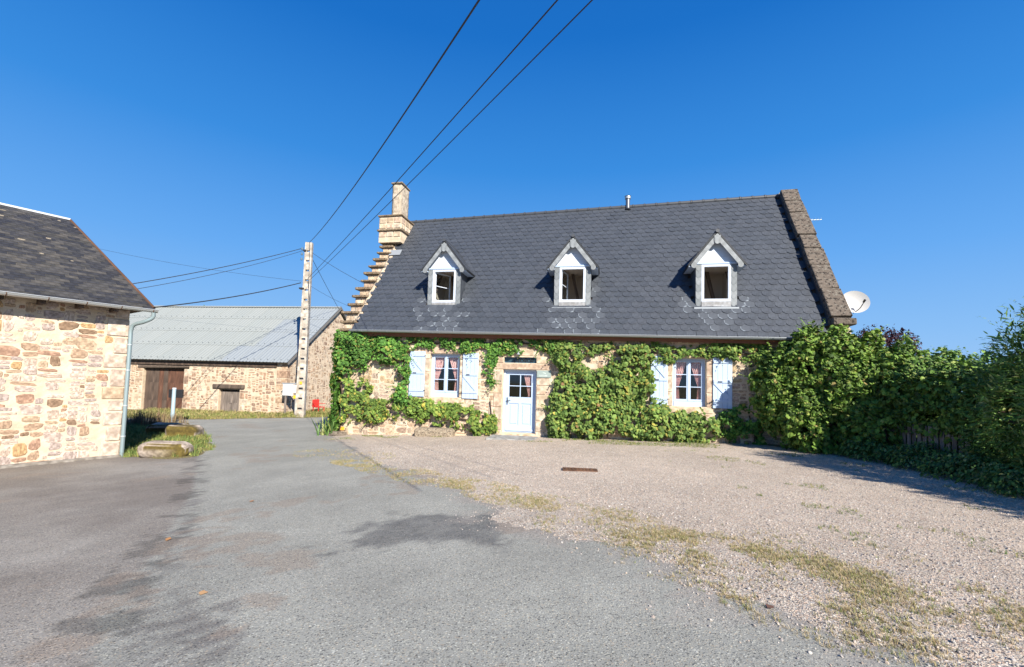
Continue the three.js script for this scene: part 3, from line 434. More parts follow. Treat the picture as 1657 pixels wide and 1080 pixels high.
function window2(h, lab) {
  const w = part('window', house, [h[0], h[2], -.14]), W = h[1] - h[0], H = h[3] - h[2], f = .055, m = W / 2;
  mesh('frame', merge([bx(0.002, f, 0.002, H - .002, -.07, 0), bx(W - f, W - .002, 0.002, H - .002, -.07, 0), bx(f, W - f, H - f, H - .002, -.07, 0), bx(f, W - f, .002, .15, -.07, .02)]), mats.paint, w);
  for (const [a, b] of [[f, m], [m, W - f]]) {
    mesh('casement', merge([bx(a + .002, a + .06, .155, H - f - .004, -.05, .012), bx(b - .06, b - .002, .155, H - f - .004, -.05, .012), bx(a + .06, b - .06, .155, .215, -.05, .012), bx(a + .06, b - .06, H - f - .06, H - f - .004, -.05, .012)]), mats.paint, w);
    const p0 = .215, p1 = H - f - .06;
    for (let k = 1; k < 3; k++) mesh('muntin', bx(a + .06, b - .06, lerp(p0, p1, k / 3) - .012, lerp(p0, p1, k / 3) + .012, -.035, .008), mats.paint, w);
    for (let k = 0; k < 3; k++) mesh('pane', bx(a + .06, b - .06, lerp(p0, p1, k / 3) + .013, lerp(p0, p1, (k + 1) / 3) - .013, -.016, -.013), mats.glass, w);
  }
  mesh('cover_strip', bx(m - .03, m + .03, .16, H - f - .006, .012, .024), mats.paint, w);
}
window2(winL); window2(winR);
const curtainTex = tex(128, (i, j, n) => { const a = fbm(i / n * 14, j / n * 14, 3, 88, 14), s = Math.sin(i / n * Math.PI * 12) > .2 ? 1 : .93; return a > .55 ? [.80 * s, .56 * s, .56 * s] : [.92 * s, .80 * s, .78 * s]; }, 3);
const curtainMat = new THREE.MeshPhysicalMaterial({ color: col(.92, .80, .78), map: curtainTex, roughness: 1, side: THREE.DoubleSide });
function curtain(x0, y0, w, h, side, label, z = -.235, tie = .35) {
  const nx = 26, ny = 20, pos = [], uv = [], idx = [];
  for (let j = 0; j <= ny; j++) for (let i = 0; i <= nx; i++) { const t = j / ny, a = i / nx, pinch = t > tie ? lerp(.34, 1, ((t - tie) / (1 - tie)) ** 1.1) : lerp(.42, .34, t / tie), x = side > 0 ? a * w * pinch : w - a * w * pinch; pos.push(x, t * h, .022 * Math.sin(a * 34 + t) * (1.2 - .5 * pinch)); uv.push(a, t * 1.5); if (i < nx && j < ny) { const k = j * (nx + 1) + i; idx.push(k, k + 1, k + nx + 1, k + 1, k + nx + 2, k + nx + 1); } }
  const g = new THREE.BufferGeometry(); g.setAttribute('position', new THREE.Float32BufferAttribute(pos, 3)); g.setAttribute('uv', new THREE.Float32BufferAttribute(uv, 2)); g.setIndex(idx); g.computeVertexNormals();
  const p = toWorld(house, x0, y0, z), m = mesh('curtain', g, curtainMat); m.position.copy(p); m.rotation.y = HT; tag(m, label, 'curtain', 'pink curtains behind the ground floor glass');
}
curtain(winL[0] + .06, winL[2] + .12, .46, 1.32, 1, 'pink curtain tied back at left of the window nearest the far barn');
curtain(winL[1] - .52, winL[2] + .12, .46, 1.32, -1, 'pink curtain tied back at right of the window nearest the far barn');
curtain(winR[0] + .06, winR[2] + .12, .42, 1.32, 1, 'pink curtain tied back at left of the window by the big bush');
curtain(winR[1] - .48, winR[2] + .12, .42, 1.32, -1, 'pink curtain tied back at right of the window by the big bush');
{
  const z = -.17, d = part('door', house, [doorH[0], doorH[2], z]), W = doorH[1] - doorH[0], H = doorH[3] - doorH[2], f = .07;
  mesh('door_frame', merge([bx(.002, f, 0.002, H - .002, -.08, .03), bx(W - f, W - .002, .002, H - .002, -.08, .03), bx(f, W - f, H - f, H - .002, -.08, .03)]), mats.paint, d);
  const a = f + .004, b = W - f - .004, g0 = 1.16, g1 = H - f - .10;
  mesh('leaf', merge([bx(a, a + .11, .01, H - f - .004, -.045, 0), bx(b - .11, b, .01, H - f - .004, -.045, 0), bx(a + .11, b - .11, .01, .24, -.045, 0), bx(a + .11, b - .11, .95, g0, -.045, 0), bx(a + .11, b - .11, g1, H - f - .004, -.045, 0), bx(W / 2 - .045, W / 2 + .045, .24, .95, -.045, 0)]), mats.paint, d);
  for (const [x0, x1] of [[a + .11, W / 2 - .045], [W / 2 + .045, b - .11]]) { mesh('panel', bx(x0, x1, .24, .95, -.035, -.02), mats.paint, d); mesh('panel_field', rbx(x0 + .05, x1 - .05, .29, .90, -.02, -.006, .008), mats.paint, d); }
  mesh('drip_rail', rbx(a + .01, b - .01, .05, .12, .001, .03), mats.paint, d);
  for (const x of [0, 1]) for (const y of [0, 1]) { const X0 = a + .11, X1 = b - .11, m = (X0 + X1) / 2, my = (g0 + g1) / 2; mesh('pane', bx(x ? m + .013 : X0, x ? X1 : m - .013, y ? my + .013 : g0, y ? g1 : my - .013, -.025, -.022), mats.glass, d); }
  mesh('muntin', merge([bx((a + b) / 2 - .013, (a + b) / 2 + .013, g0, g1, -.04, -.004), bx(a + .11, (a + b) / 2 - .013, (g0 + g1) / 2 - .013, (g0 + g1) / 2 + .013, -.04, -.004), bx((a + b) / 2 + .013, b - .11, (g0 + g1) / 2 - .013, (g0 + g1) / 2 + .013, -.04, -.004)]), mats.paint, d);
  mesh('handle', merge([rbx(a + .035, a + .07, .90, 1.14, 0.001, .014), bx(a + .045, a + .06, 1.03, 1.05, .014, .055), rbx(a + .045, a + .17, 1.028, 1.052, .05, .066)]), mats.iron, d);
  curtain(doorH[0] + .62, 1.12, .30, .82, -1, 'pale pink curtain behind the upper right panes of the front door', -.26, .02);
  // fanlight with wrought iron
  const t = part('fanlight', house, [tranH[0], tranH[2], -.08]), tw = tranH[1] - tranH[0], thh = tranH[3] - tranH[2];
  mesh('pane', bx(.01, tw - .01, .006, thh - .006, -.02, -.014), mats.darkGlass, t);
  mesh('frame', merge([bx(.002, tw - .002, .002, .016, -.03, 0), bx(.002, tw - .002, thh - .016, thh - .002, -.03, 0), bx(.002, .02, .016, thh - .016, -.03, 0), bx(tw - .02, tw - .002, .016, thh - .016, -.03, 0)]), M(.05, .13, .20), t);
  const iron = []; for (let k = 0; k < 6; k++) { const cx = .36 + k * .115; iron.push(new THREE.TorusGeometry(.05, .009, 4, 12).translate(cx, thh / 2 + (k % 2 ? .01 : -.01), 0)); if (k % 2) iron.push(bx(cx - .008, cx + .008, .016, thh - .016, -.006, .006)); } mesh('ironwork', merge(iron), mats.iron, t);
}
// ------------------------------------------------------------------ things on and by the house
{
  const sg = thing('slate_name_sign', 'small grey-green slate name sign right of the front door', 'sign', toWorld(house, .58, 1.76, .03).toArray(), HT);
  mesh('plate', rbx(0, .46, 0, .23, 0, .018, .004), M(.30, .36, .34, { map: slateTex, roughness: .6 }), sg);
  const cv = document.createElement('canvas'); cv.width = 256; cv.height = 128; const c = cv.getContext('2d'); c.fillStyle = '#8f9d98'; c.fillRect(0, 0, 256, 128); c.strokeStyle = '#c9d6d0'; c.lineWidth = 5; c.beginPath(); c.moveTo(105, 24); c.quadraticCurveTo(130, 60, 165, 44); c.moveTo(120, 50); c.quadraticCurveTo(140, 20, 160, 60); c.stroke(); c.fillStyle = '#d5e0da'; c.font = '38px serif'; c.fillText('LA CURE', 36, 108);
  const t = new THREE.CanvasTexture(cv); t.colorSpace = THREE.SRGBColorSpace; const f = mesh('lettering', new THREE.PlaneGeometry(.44, .21).translate(.23, .115, .0195), new THREE.MeshStandardMaterial({ map: t, roughness: .6 }), sg);
  const lp = thing('wall_lamp', 'small grey wall lamp above the fanlight of the door', 'lamp', toWorld(house, -.03, 2.50, .01).toArray(), HT);
  mesh('mount', rbx(-.04, .04, -.02, .10, 0, .025), mats.zinc, lp); mesh('arm', tube([V(0, .06, .02), V(0, .10, .09), V(0, .04, .14)], .008, 8, 5), mats.zinc, lp); mesh('shade', new THREE.ConeGeometry(.07, .09, 12, 1, true).translate(0, .03, .14), M(.35, .38, .42, { side: THREE.DoubleSide, metalness: .4, roughness: .5 }), lp);
  const sp = toWorld(house, -.05, 0, .62); const slab = tag(mesh('door_slab', rough(new RoundedBoxGeometry(1.5, .10, 1.0, 4, .03), .018, 4, 12), mats.flint), 'flat grey stone slab on the ground before the front door', 'step'); slab.position.set(sp.x, T(sp.x, sp.z) + .02, sp.z); slab.rotation.y = HT;
  const bp = toWorld(house, -2.74, 0, .28); const bench = tag(mesh('stone_bench', rough(new RoundedBoxGeometry(1.36, .34, .40, 6, .12), .045, 3.5, 14), M(.56, .51, .42, { map: lichenTex, bumpMap: stoneBump, bumpScale: .02 })), 'long rough stone block lying against the wall under the grapevine', 'stone bench'); bench.position.set(bp.x, T(bp.x, bp.z) + .14, bp.z); bench.rotation.y = HT;
  const mk = toWorld(house, -6.27, -.20, .04); const pm = tag(mesh('trail_mark', rough(new RoundedBoxGeometry(.18, .12, .008, 3, .003), .012, 9, 5), mats.orange), 'orange painted mark on the lowest corner stone of the cottage', 'painted mark'); pm.position.copy(mk); pm.rotation.y = HT;
  const cs = toWorld(house, -6.33, -.46, .2), co = tag(mesh('corner_boulder', rough(new RoundedBoxGeometry(.55, .30, .4, 4, .1), .05, 4, 19), M(.34, .31, .27, { map: lichenTex, bumpMap: stoneBump, bumpScale: .02 })), 'low grey stone at the foot of the cottage corner below the orange mark', 'stone'); co.position.copy(cs); co.rotation.y = HT;
  // satellite dish
  const dp = toWorld(house, 10.33, 4.36, -1.3), ds = thing('satellite_dish', 'white satellite dish standing off the right gable of the cottage', 'satellite dish', dp.toArray(), 0);
  const P = []; for (let k = 0; k <= 8; k++) P.push(new THREE.Vector2(.40 * k / 8, .09 * (k / 8) ** 2)); const bowl = mesh('bowl', new THREE.LatheGeometry(P, 32).rotateX(Math.PI / 2), M(.42, .42, .42, { roughness: .5, side: THREE.DoubleSide }), ds); bowl.lookAt(dp.x - 3, dp.y + 9 * .30, dp.z + 12); bowl.scale.set(1, .92, 1);
  mesh('feed_arm', tube([V(-.08, -.34, .06), V(.0, -.22, .22), V(.06, -.02, .34)], .012, 8, 5), mats.iron, ds); mesh('feed_horn', new THREE.CylinderGeometry(.035, .028, .09, 10).rotateX(.8).translate(.06, .0, .34), mats.iron, ds); mesh('bracket', tube([V(0, -.05, -.03), V(-.25, -.2, -.05), V(-.72, -.25, -.1)], .022, 8, 6), mats.zinc, ds);
  const ap = toWorld(house, 9.62, 7.84, -3.6), an = thing('tv_antenna', 'thin metal antenna bars beyond the right gable coping', 'antenna', ap.toArray(), HT);
  mesh('boom', bx(0, .8, -.008, .008, -.008, .008), mats.zinc, an); for (let k = 0; k < 7; k++) mesh('element', bx(.12 + k * .1, .126 + k * .1, -.004, .004, -.16, .16), mats.zinc, an); mesh('mast', bx(-.06, -.03, -1.6, .1, -.02, .01), mats.zinc, an);
}
// ------------------------------------------------------------------ left barn
const LB = thing('slate_roofed_barn', 'rubble stone barn with lichened slate roof and zinc downpipe at left edge', 'barn', [-9.556, 0, -11.333], Math.atan2(.8223, .569)); LB.updateMatrixWorld(true);
{
  const r = rng(71), RE = [.36, 3.17, .42], ridge = [-.62, 5.78, -3.2];
  mesh('wall', bx(-12, 0, -1.2, 3.25, -.55, 0), mortar.barn, LB); mesh('wall', bx(-.55, -.001, -1.2, 3.25, -6.4, -.551), mortar.barn, LB); mesh('wall', bx(-12, -.552, -1.2, 3.25, -6.4, -5.9), mortar.barn, LB); mesh('wall', bx(-12.5, -12.001, -1.2, 3.25, -6.4, 0), mortar.barn, LB);
  const q = []; let y = -.52, k = 0; while (y < 3.0) { const h = .24 + r() * .22, w = k++ % 2 ? .24 + r() * .1 : .36 + r() * .18; q.push([-w, 0, y, Math.min(y + h, 3.12)]); y += h; }
  for (const b of q) { const w = b[1] - b[0]; mesh('quoin_stone', rough(new RoundedBoxGeometry(w - .03, b[3] - b[2] - .03, .3, 3, .025).translate((b[0] + b[1]) / 2 + .012, (b[2] + b[3]) / 2, -.128 + r() * .008), .010, 5, (b[2] * 50) | 0), stoneSets.barn[[0, 1, 5, 4][(r() * 4) | 0]], LB); }
  const cells = rubble(-5, 0, -.5, 3.14, .045, [4, 10], [2, 6], r, (x, yy) => q.some(b => x > b[0] && yy > b[2] && yy < b[3]));
  const items = stoneItems(cells, new THREE.Matrix4(), .014, r, stoneSets.barn.length, .013, .02, c => (c.x > -2.7 ? 1 : 0) + c.w * c.h);
  pieces(LB, 'wall_stone', 'more_wall_stones', items, stoneSets.barn, stoneVC);
  const side = rubble(-6.2, -.05, -.5, 3.14, .06, [3, 8], [2, 5], r, () => false), bm = new THREE.Matrix4().makeRotationY(Math.PI / 2);
  pieces(LB, 'wall_stone', 'end_wall_stones', stoneItems(side.map(c => ({ ...c, x: -c.x })), bm, .06, r, stoneSets.barn.length, .012, .2, c => c.w), stoneSets.barn, stoneVC, 0);
  // roof slopes with a hipped end
  const X0 = -12.3, tri = (nm, pts, mat) => { const g = new THREE.BufferGeometry(); g.setAttribute('position', new THREE.Float32BufferAttribute(pts.flat(), 3)); g.computeVertexNormals(); return mesh(nm, muv(g), mat, LB); };
  const deck = M(.05, .05, .05, { side: THREE.DoubleSide, map: slateTex }), e0 = [X0, RE[1], RE[2]], e1 = RE, r1 = ridge, r0 = [X0, ridge[1], ridge[2]], eb = [RE[0], RE[1], -6.85], eb0 = [X0, RE[1], -6.85];
  tri('roof_deck', [e0, e1, r1, e0, r1, r0], deck); tri('hip_deck', [e1, eb, r1], deck); tri('rear_deck', [eb, eb0, r0, eb, r0, r1], deck); tri('eave_lining', [[X0, 3.15, .4], [.34, 3.15, .4], [.34, 3.15, -6.8], [X0, 3.15, .4], [.34, 3.15, -6.8], [X0, 3.15, -6.8]], M(.17, .11, .07, { side: THREE.DoubleSide, map: woodTex }));
  const sl = bx(-.115, .115, -.16, .12, 0, .009), sItems = [], rows = 38, ang = Math.atan2(ridge[1] - RE[1], RE[2] - ridge[2]), Xv = V(1, 0, 0), Yv = V(0, Math.sin(ang), -Math.cos(ang)), Zv = V(0, Math.cos(ang), Math.sin(ang)), qb = new THREE.Quaternion().setFromRotationMatrix(new THREE.Matrix4().makeBasis(Xv, Yv, Zv));
  for (let j = 0; j < rows; j++) { const s = (j + .5) / rows, yy = lerp(RE[1], ridge[1], s), z = lerp(RE[2], ridge[2], s), xe = lerp(RE[0], ridge[0], s); for (let i = 0; i < 26; i++) { const x = xe - .10 - i * .235 - (j % 2) * .11 + (r() - .5) * .02; if (x < -6) continue; const o = .012; const lich = r() < .018 + .05 * (vn(x * 1.5, s * 6, 3) > .66 ? 1 : 0); sItems.push({ geo: sl, m: new THREE.Matrix4().compose(V(x, yy + Zv.y * o, z + Zv.z * o), qb.clone().multiply(new THREE.Quaternion().setFromEuler(new THREE.Euler(-.035 - r() * .03, (r() - .5) * .04, (r() - .5) * .05))), V(1, 1, 1)), mi: (r() * oldSlates.length) | 0, score: (x > -3 ? 10 : 0) + x + (1 - s) * 4, lich }); } }
  pieces(LB, 'slate', 'upper_slates', sItems, oldSlates, slateVC);
  for (const it of sItems.filter(t => t.lich)) { const p = V().setFromMatrixPosition(it.m), m = mesh('lichen_patch', new THREE.CircleGeometry(1, 7), lichenSlate, LB); m.position.set(p.x + (r() - .5) * .1, p.y + Zv.y * .016 - Yv.y * .07, p.z + Zv.z * .016 - Yv.z * .07); m.quaternion.copy(qb); m.scale.set(.03 + r() * .055, .015 + r() * .03, 1); }
  const ridgeM = mesh('ridge_strip', bx(X0, ridge[0], ridge[1] - .0, ridge[1] + .05, ridge[2] - .07, ridge[2] + .05), M(.62, .63, .64, { metalness: .3, roughness: .4 }), LB);
  mesh('hip_strip', (() => tube([V(RE[0], RE[1] + .02, RE[2]), V(...ridge).add(V(0, .02, 0))], .035, 2, 6))(), mats.rust, LB);
  // boards of the eave, gutter, downpipe
  for (let i = 0; i < 9; i++) mesh('rafter_end', bx(-.4 - i * .62, -.31 - i * .62, 3.0, 3.12, 0, .36), mats.oldWood, LB);
  const gz2 = RE[2] + .05, g2 = mesh('gutter', (() => { const L = 12.6, c = new THREE.CylinderGeometry(.07, .07, L, 12, 1, true, Math.PI, Math.PI).rotateZ(Math.PI / 2), b = new THREE.CylinderGeometry(.012, .012, L, 6).rotateZ(Math.PI / 2).translate(0, 0, .07), e = new THREE.CircleGeometry(.07, 12, Math.PI, Math.PI).rotateY(Math.PI / 2).translate(L / 2, 0, 0); return merge([c, b, e]); })(), M(.46, .48, .48, { metalness: .5, roughness: .4, side: THREE.DoubleSide }), LB); g2.position.set(RE[0] - 6.3 + .06, RE[1] - .03, gz2);
  for (let i = 0; i < 8; i++) { const b = mesh('gutter_bracket', new THREE.TorusGeometry(.077, .008, 4, 10, Math.PI).rotateZ(Math.PI).rotateY(Math.PI / 2), mats.rust, g2); b.position.x = 6.2 - i * .62; }
  const gy = T(-9.5, -11.2);
  const dpz = mesh('downpipe', merge([tube([V(.34, 3.08, gz2), V(.34, 2.95, gz2 - .02), V(.22, 2.84, gz2 - .12), V(.06, 2.74, .12), V(.03, 2.62, .075), V(.03, 2.3, .07)], .045, 30, 10), new THREE.CylinderGeometry(.045, .045, 2.35 - gy, 12).translate(.03, (2.32 + gy) / 2, .07)]), mats.zincBlue, LB);
  for (const yy of [2.25, 1.62, .75, .0]) mesh('pipe_clip', new THREE.CylinderGeometry(.053, .053, .03, 12).translate(.03, yy, .07), M(.5, .55, .57, { metalness: .4, roughness: .4 }), dpz);
  const ft = mesh('wall_footing', rough(bx(-6, .05, -.75, -.44, -.3, .10), .02, 5, 77), mats.concreteDark, LB);
}
// ------------------------------------------------------------------ far barn
const FB = thing('metal_roofed_barn', 'long stone barn with grey sheet roof and weathered doors across the lane', 'barn', [-12.19, 0, -24.85], -8 * Math.PI / 180); FB.updateMatrixWorld(true);
{
  const r = rng(81), big = [-8.87, -6.25, -.75, 1.95], small = [-4.02, -2.75, -.8, .74];
  mesh('wall', extr(rect(-15, 0, -1.3, 2.3), .5, [rect(...big), rect(...small)]).translate(0, 0, -.5), mortar.far, FB);
  mesh('gable_wall', muv(extr([[.0, -1.3], [.0, 2.32], [5, 6.0], [10, 2.32], [10, -1.3]], .5).rotateY(Math.PI / 2).translate(-.499, 0, -.001)), mortar.far, FB);
  mesh('wall', bx(-15, -.5, -1.3, 2.3, -10, -9.5), mortar.far, FB); mesh('gable_wall', muv(extr([[.0, -1.3], [.0, 2.3], [5, 6.0], [10, 2.3], [10, -1.3]], .5).rotateY(Math.PI / 2).translate(-15.5, 0, 0)), mortar.far, FB);
  const inR = (b, x, y, m = 0) => x > b[0] - m && x < b[1] + m && y > b[2] - m && y < b[3] + m, q = [];
  let y = -.7, k = 0; while (y < 2.2) { const h = .3 + r() * .15, w = k++ % 2 ? .34 : .6; q.push([-w, 0, y, Math.min(y + h, 2.25)]); y += h; }
  for (const [a, s] of [[big[1], 1], [small[1], 1], [big[0], -1], [small[0], -1]]) { let yy = -.7, i = 0; const top = a === big[1] || a === big[0] ? 1.9 : .7; while (yy < top) { const h = .28 + r() * .2, w = i++ % 2 ? .3 : .5; q.push(s > 0 ? [a + .01, a + w, yy, Math.min(yy + h, top)] : [a - w, a - .01, yy, Math.min(yy + h, top)]); yy += h; } }
  for (const b of q) if (b[3] - b[2] > .08) mesh('quoin_stone', rbx(b[0] + .012, b[1] - .012 + (b[1] === 0 ? .026 : 0), b[2] + .012, b[3] - .012, -.3, .014, .02), [...stoneSets.quoin, ...stoneSets.far][(r() * 8) | 0], FB);
  const cells = rubble(-11, 0, -.75, 2.2, .06, [3, 7], [2, 4], r, (x, yy) => inR(big, x, yy, .03) || inR(small, x, yy, .03) || inR([-4.5, -2.3, .7, 1.1], x, yy) || q.some(b => inR(b, x, yy)));
  const it = stoneItems(cells, new THREE.Matrix4(), .04, r, stoneSets.far.length, .014, .05, c => c.w * c.h);
  const gc = rubble(0.05, 9.5, -.75, 5.7, .06, [3, 7], [2, 5], r, (x, yy) => yy > 2.25 + (x < 5 ? x : 10 - x) * .736), gm = new THREE.Matrix4().makeRotationY(Math.PI / 2);
  const it2 = stoneItems(gc, gm, .06, r, stoneSets.far.length, .014, .12, c => (c.x < 4.6 && c.y > 0 ? .5 : .1) * c.w * c.h);
  pieces(FB, 'wall_stone', 'smaller_wall_stones', [...it, ...it2], stoneSets.far, stoneVC);
  // profiled roof sheets in rows
  const ang = Math.atan2(3.83, 5.25), L = Math.hypot(3.83, 5.25), cw = 1.0, nRow = 4;
  const sheetGeo = (() => { const n = 30, pos = [], idx = [], W = cw + .04, H = L / nRow + .12; for (let i = 0; i <= n; i++) for (let j = 0; j < 2; j++) { pos.push(i / n * W - W / 2, (j - .5) * H, .010 * Math.cos(i / n * Math.PI * 2 * 5) + (j ? 0 : .012)); if (i < n && !j) { const q2 = i * 2; idx.push(q2, q2 + 2, q2 + 1, q2 + 1, q2 + 2, q2 + 3); } } const g = new THREE.BufferGeometry(); g.setAttribute('position', new THREE.Float32BufferAttribute(pos, 3)); g.setIndex(idx); g.computeVertexNormals(); return muv(g, .5); })();
  const sMats = [[.255, .275, .262], [.262, .28, .266], [.25, .27, .258]].map(c => M(...c, { roughness: .7, side: THREE.DoubleSide })), light = M(.285, .312, .32, { roughness: .5, metalness: .15, side: THREE.DoubleSide });
  for (const s of [1, -1]) for (let i = 0; i < 16; i++) for (let j = 0; j < nRow; j++) { const t = (j + .5) / nRow, m = mesh('roof_sheet', sheetGeo, s > 0 && i <= 3 - j * .4 + (i === 0 ? 1 : 0) && i < 4 ? light : sMats[(r() * 3) | 0], FB); const z = s > 0 ? lerp(.25, -5, t) : lerp(-10.25, -5, t); m.position.set(.18 - (i + .5) * cw, lerp(2.27, 6.1, t) + .05, z); m.rotation.set(s > 0 ? -(Math.PI / 2 - ang) : Math.PI / 2 - ang, s > 0 ? 0 : Math.PI, 0, 'XYZ'); if (s < 0) { m.rotation.set(0, 0, 0); m.quaternion.setFromRotationMatrix(new THREE.Matrix4().makeBasis(V(-1, 0, 0), V(0, Math.sin(ang), Math.cos(ang)), V(0, Math.cos(ang), -Math.sin(ang)))); } }
  const scr = []; for (let j = 0; j < nRow; j++) for (let i = 0; i < 42; i++) { const t = (j + .1) / nRow; scr.push(new THREE.BoxGeometry(.035, .035, .02).rotateX(-(Math.PI / 2 - ang)).translate(.1 - i * .4, lerp(2.27, 6.1, t) + .09, lerp(.25, -5, t) + .02)); }
  const sm2 = mesh('roof_screws', merge(scr), M(.16, .17, .17), FB); sm2.userData.kind = 'stuff';
  for (let i = 0; i < 16; i++) mesh('ridge_cap', rbx(.18 - (i + 1) * cw + .01, .18 - i * cw - .01, 6.10, 6.19, -5.16, -4.84, .03), M(.26, .28, .28, { roughness: .6 }), FB);
  for (const s of [1, -1]) { const b = mesh('verge_board', bx(.05, .11, -L / 2, L / 2, -.14, .0), M(.17, .16, .15), FB); b.position.set(.07, 4.2, s > 0 ? -2.4 : -7.6); b.rotation.x = s > 0 ? -(Math.PI / 2 - ang) : (Math.PI / 2 - ang); }
  mesh('wall_plate', bx(-15, -.6, 2.02, 2.22, .012, .08), mats.oldWood, FB);
  for (let i = 0; i < 9; i++) { const w = (big[1] - big[0]) / 9; mesh('door_plank', rbx(big[0] + i * w + .006, big[0] + (i + 1) * w - .006, -.62 + r() * .08, 1.78, -.2, -.165, .006), r() < (i > 4 ? .8 : .2) ? mats.oldWood2 : mats.oldWood, FB); }
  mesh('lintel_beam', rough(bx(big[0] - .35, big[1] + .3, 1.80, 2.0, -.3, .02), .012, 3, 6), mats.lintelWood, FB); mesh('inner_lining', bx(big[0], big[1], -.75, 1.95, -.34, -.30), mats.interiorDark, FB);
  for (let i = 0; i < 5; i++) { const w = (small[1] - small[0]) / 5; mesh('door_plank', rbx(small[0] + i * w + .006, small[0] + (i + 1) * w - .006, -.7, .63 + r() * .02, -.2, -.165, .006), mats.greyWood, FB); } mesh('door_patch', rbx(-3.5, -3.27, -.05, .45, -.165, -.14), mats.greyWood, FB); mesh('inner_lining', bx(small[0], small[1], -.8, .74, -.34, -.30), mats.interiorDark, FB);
  mesh('lintel_beam', rough(new RoundedBoxGeometry(1.95, .24, .4, 4, .06).translate(-3.42, .89, -.12), .03, 3, 9), mats.lintelWood, FB);
}
// ------------------------------------------------------------------ pole and cables
const PX = -11.1, PZ = -24.3, PY = T(PX, PZ) - .1;
{
  const p = thing('utility_pole', 'tall tapered concrete utility pole with step slots beside the far barn', 'utility pole', [PX, PY, PZ], .12), H = 9.47, w = y => lerp(.225, .175, y / H), dpt = y => lerp(.17, .12, y / H);
  const bar = (x0, x1, x0t, x1t, d0, d1, y0, y1) => { const g = new THREE.BoxGeometry(1, 1, 1), a = g.attributes.position; for (let i = 0; i < a.count; i++) { const t = a.getY(i) + .5, l = a.getX(i) < 0; a.setXYZ(i, l ? lerp(x0, x0t, t) : lerp(x1, x1t, t), lerp(y0, y1, t), a.getZ(i) * 2 * lerp(d0, d1, t)); } g.computeVertexNormals(); return muv(g, .7); };
  for (const s of [-1, 1]) { const a = s < 0 ? [-w(0), -w(0) * .52, -w(H), -w(H) * .5] : [w(0) * .52, w(0), w(H) * .5, w(H)]; mesh('rail', bar(...a, dpt(0), dpt(H), 0, H), mats.concrete, p); }
  const n = 18; for (let k = 0; k <= n; k++) { const y0 = k ? k / n * H - .46 : 0, y1 = Math.min(H, k ? k / n * H - .0 : .1), yy0 = k ? (k - 1) / n * H + .10 : 0, yy1 = k / n * H; if (!k) continue; mesh('web', bar(-w(yy0) * .53, w(yy0) * .53, -w(yy1) * .53, w(yy1) * .53, dpt(yy0) * .8, dpt(yy1) * .8, yy0, yy1), mats.concrete, p); }
  mesh('clamp', bx(-.25, -.1, H - .5, H - .42, -.16, .18), mats.iron, p); mesh('clamp', bx(-.35, -.1, H - 2.55, H - 2.48, -.1, .2), mats.iron, p); for (let k = 0; k < 3; k++) mesh('insulator', new THREE.CylinderGeometry(.05, .06, .12, 8).translate(-.34, H - .35 - k * .28, .05), M(.10, .16, .22), p); mesh('marker', bx(-.06, .06, 1.85, 2.0, .155, .165), mats.orange, p);
}
const top = y => V(PX, PY + y * .905, PZ);
function cable(a, b, sag, r, label) { const pts = []; for (let i = 0; i <= 20; i++) { const t = i / 20, p = a.clone().lerp(b, t); p.y -= sag * 4 * t * (1 - t); pts.push(p); } tag(mesh('overhead_cable', tube(pts, r, 40, 5), mats.cable), label, 'cable', 'overhead cables'); }
const ext = (a, b, k) => a.clone().lerp(b, k);
cable(top(10.5), ext(top(10.5), V(-.77, 6.58, -5.73), 1.35), .45, .013, 'thick cable from the pole top to the upper edge, leftmost of three');
cable(top(8.3), ext(top(8.3), V(.37, 6.61, -5.72), 1.35), .15, .010, 'middle of three cables crossing the sky past the chimney');
cable(top(8.1), ext(top(8.1), V(.84, 6.63, -5.72), 1.35), .12, .009, 'rightmost of three cables crossing the sky past the chimney');
cable(top(10.15).add(V(-.3, 0, 0)), ext(top(10.15), V(-15.12, 5.21, -17.82), 1.5), .25, .017, 'upper cable running left from the pole head over the barn');
cable(top(10.0).add(V(-.3, 0, 0)), ext(top(10.0), V(-15.0, 5.09, -17.83), 1.5), .35, .011, 'thinner cable just under the upper one left of the pole head');
cable(top(8.05).add(V(-.35, 0, 0)), ext(top(8.05), V(-14.25, 4.36, -17.87), 1.5), .3, .024, 'thick bundled cable running left from mid pole above the grey roof');
cable(top(8.15).add(V(-.3, 0, 0)), ext(top(8.15), V(-24, 8.9, -26.5), 1.4), .3, .007, 'thin faint wire running far left from mid pole');
{ const e = toWorld(house, -6.5, 5.2, -5.5); cable(top(10.0), e, .2, .010, 'wire from the pole head to the stepped gable of the cottage'); const e2 = toWorld(FB, .1, 5.9, -5.1); cable(top(9.9), e2.clone().lerp(V(-9.6, 6.1, -30.5), .0), .05, .013, 'short steep wire from the pole head to the barn ridge'); cable(top(8.0), toWorld(house, -6.5, 4.3, -6), .35, .007, 'slack low wire from mid pole to the back of the cottage'); }
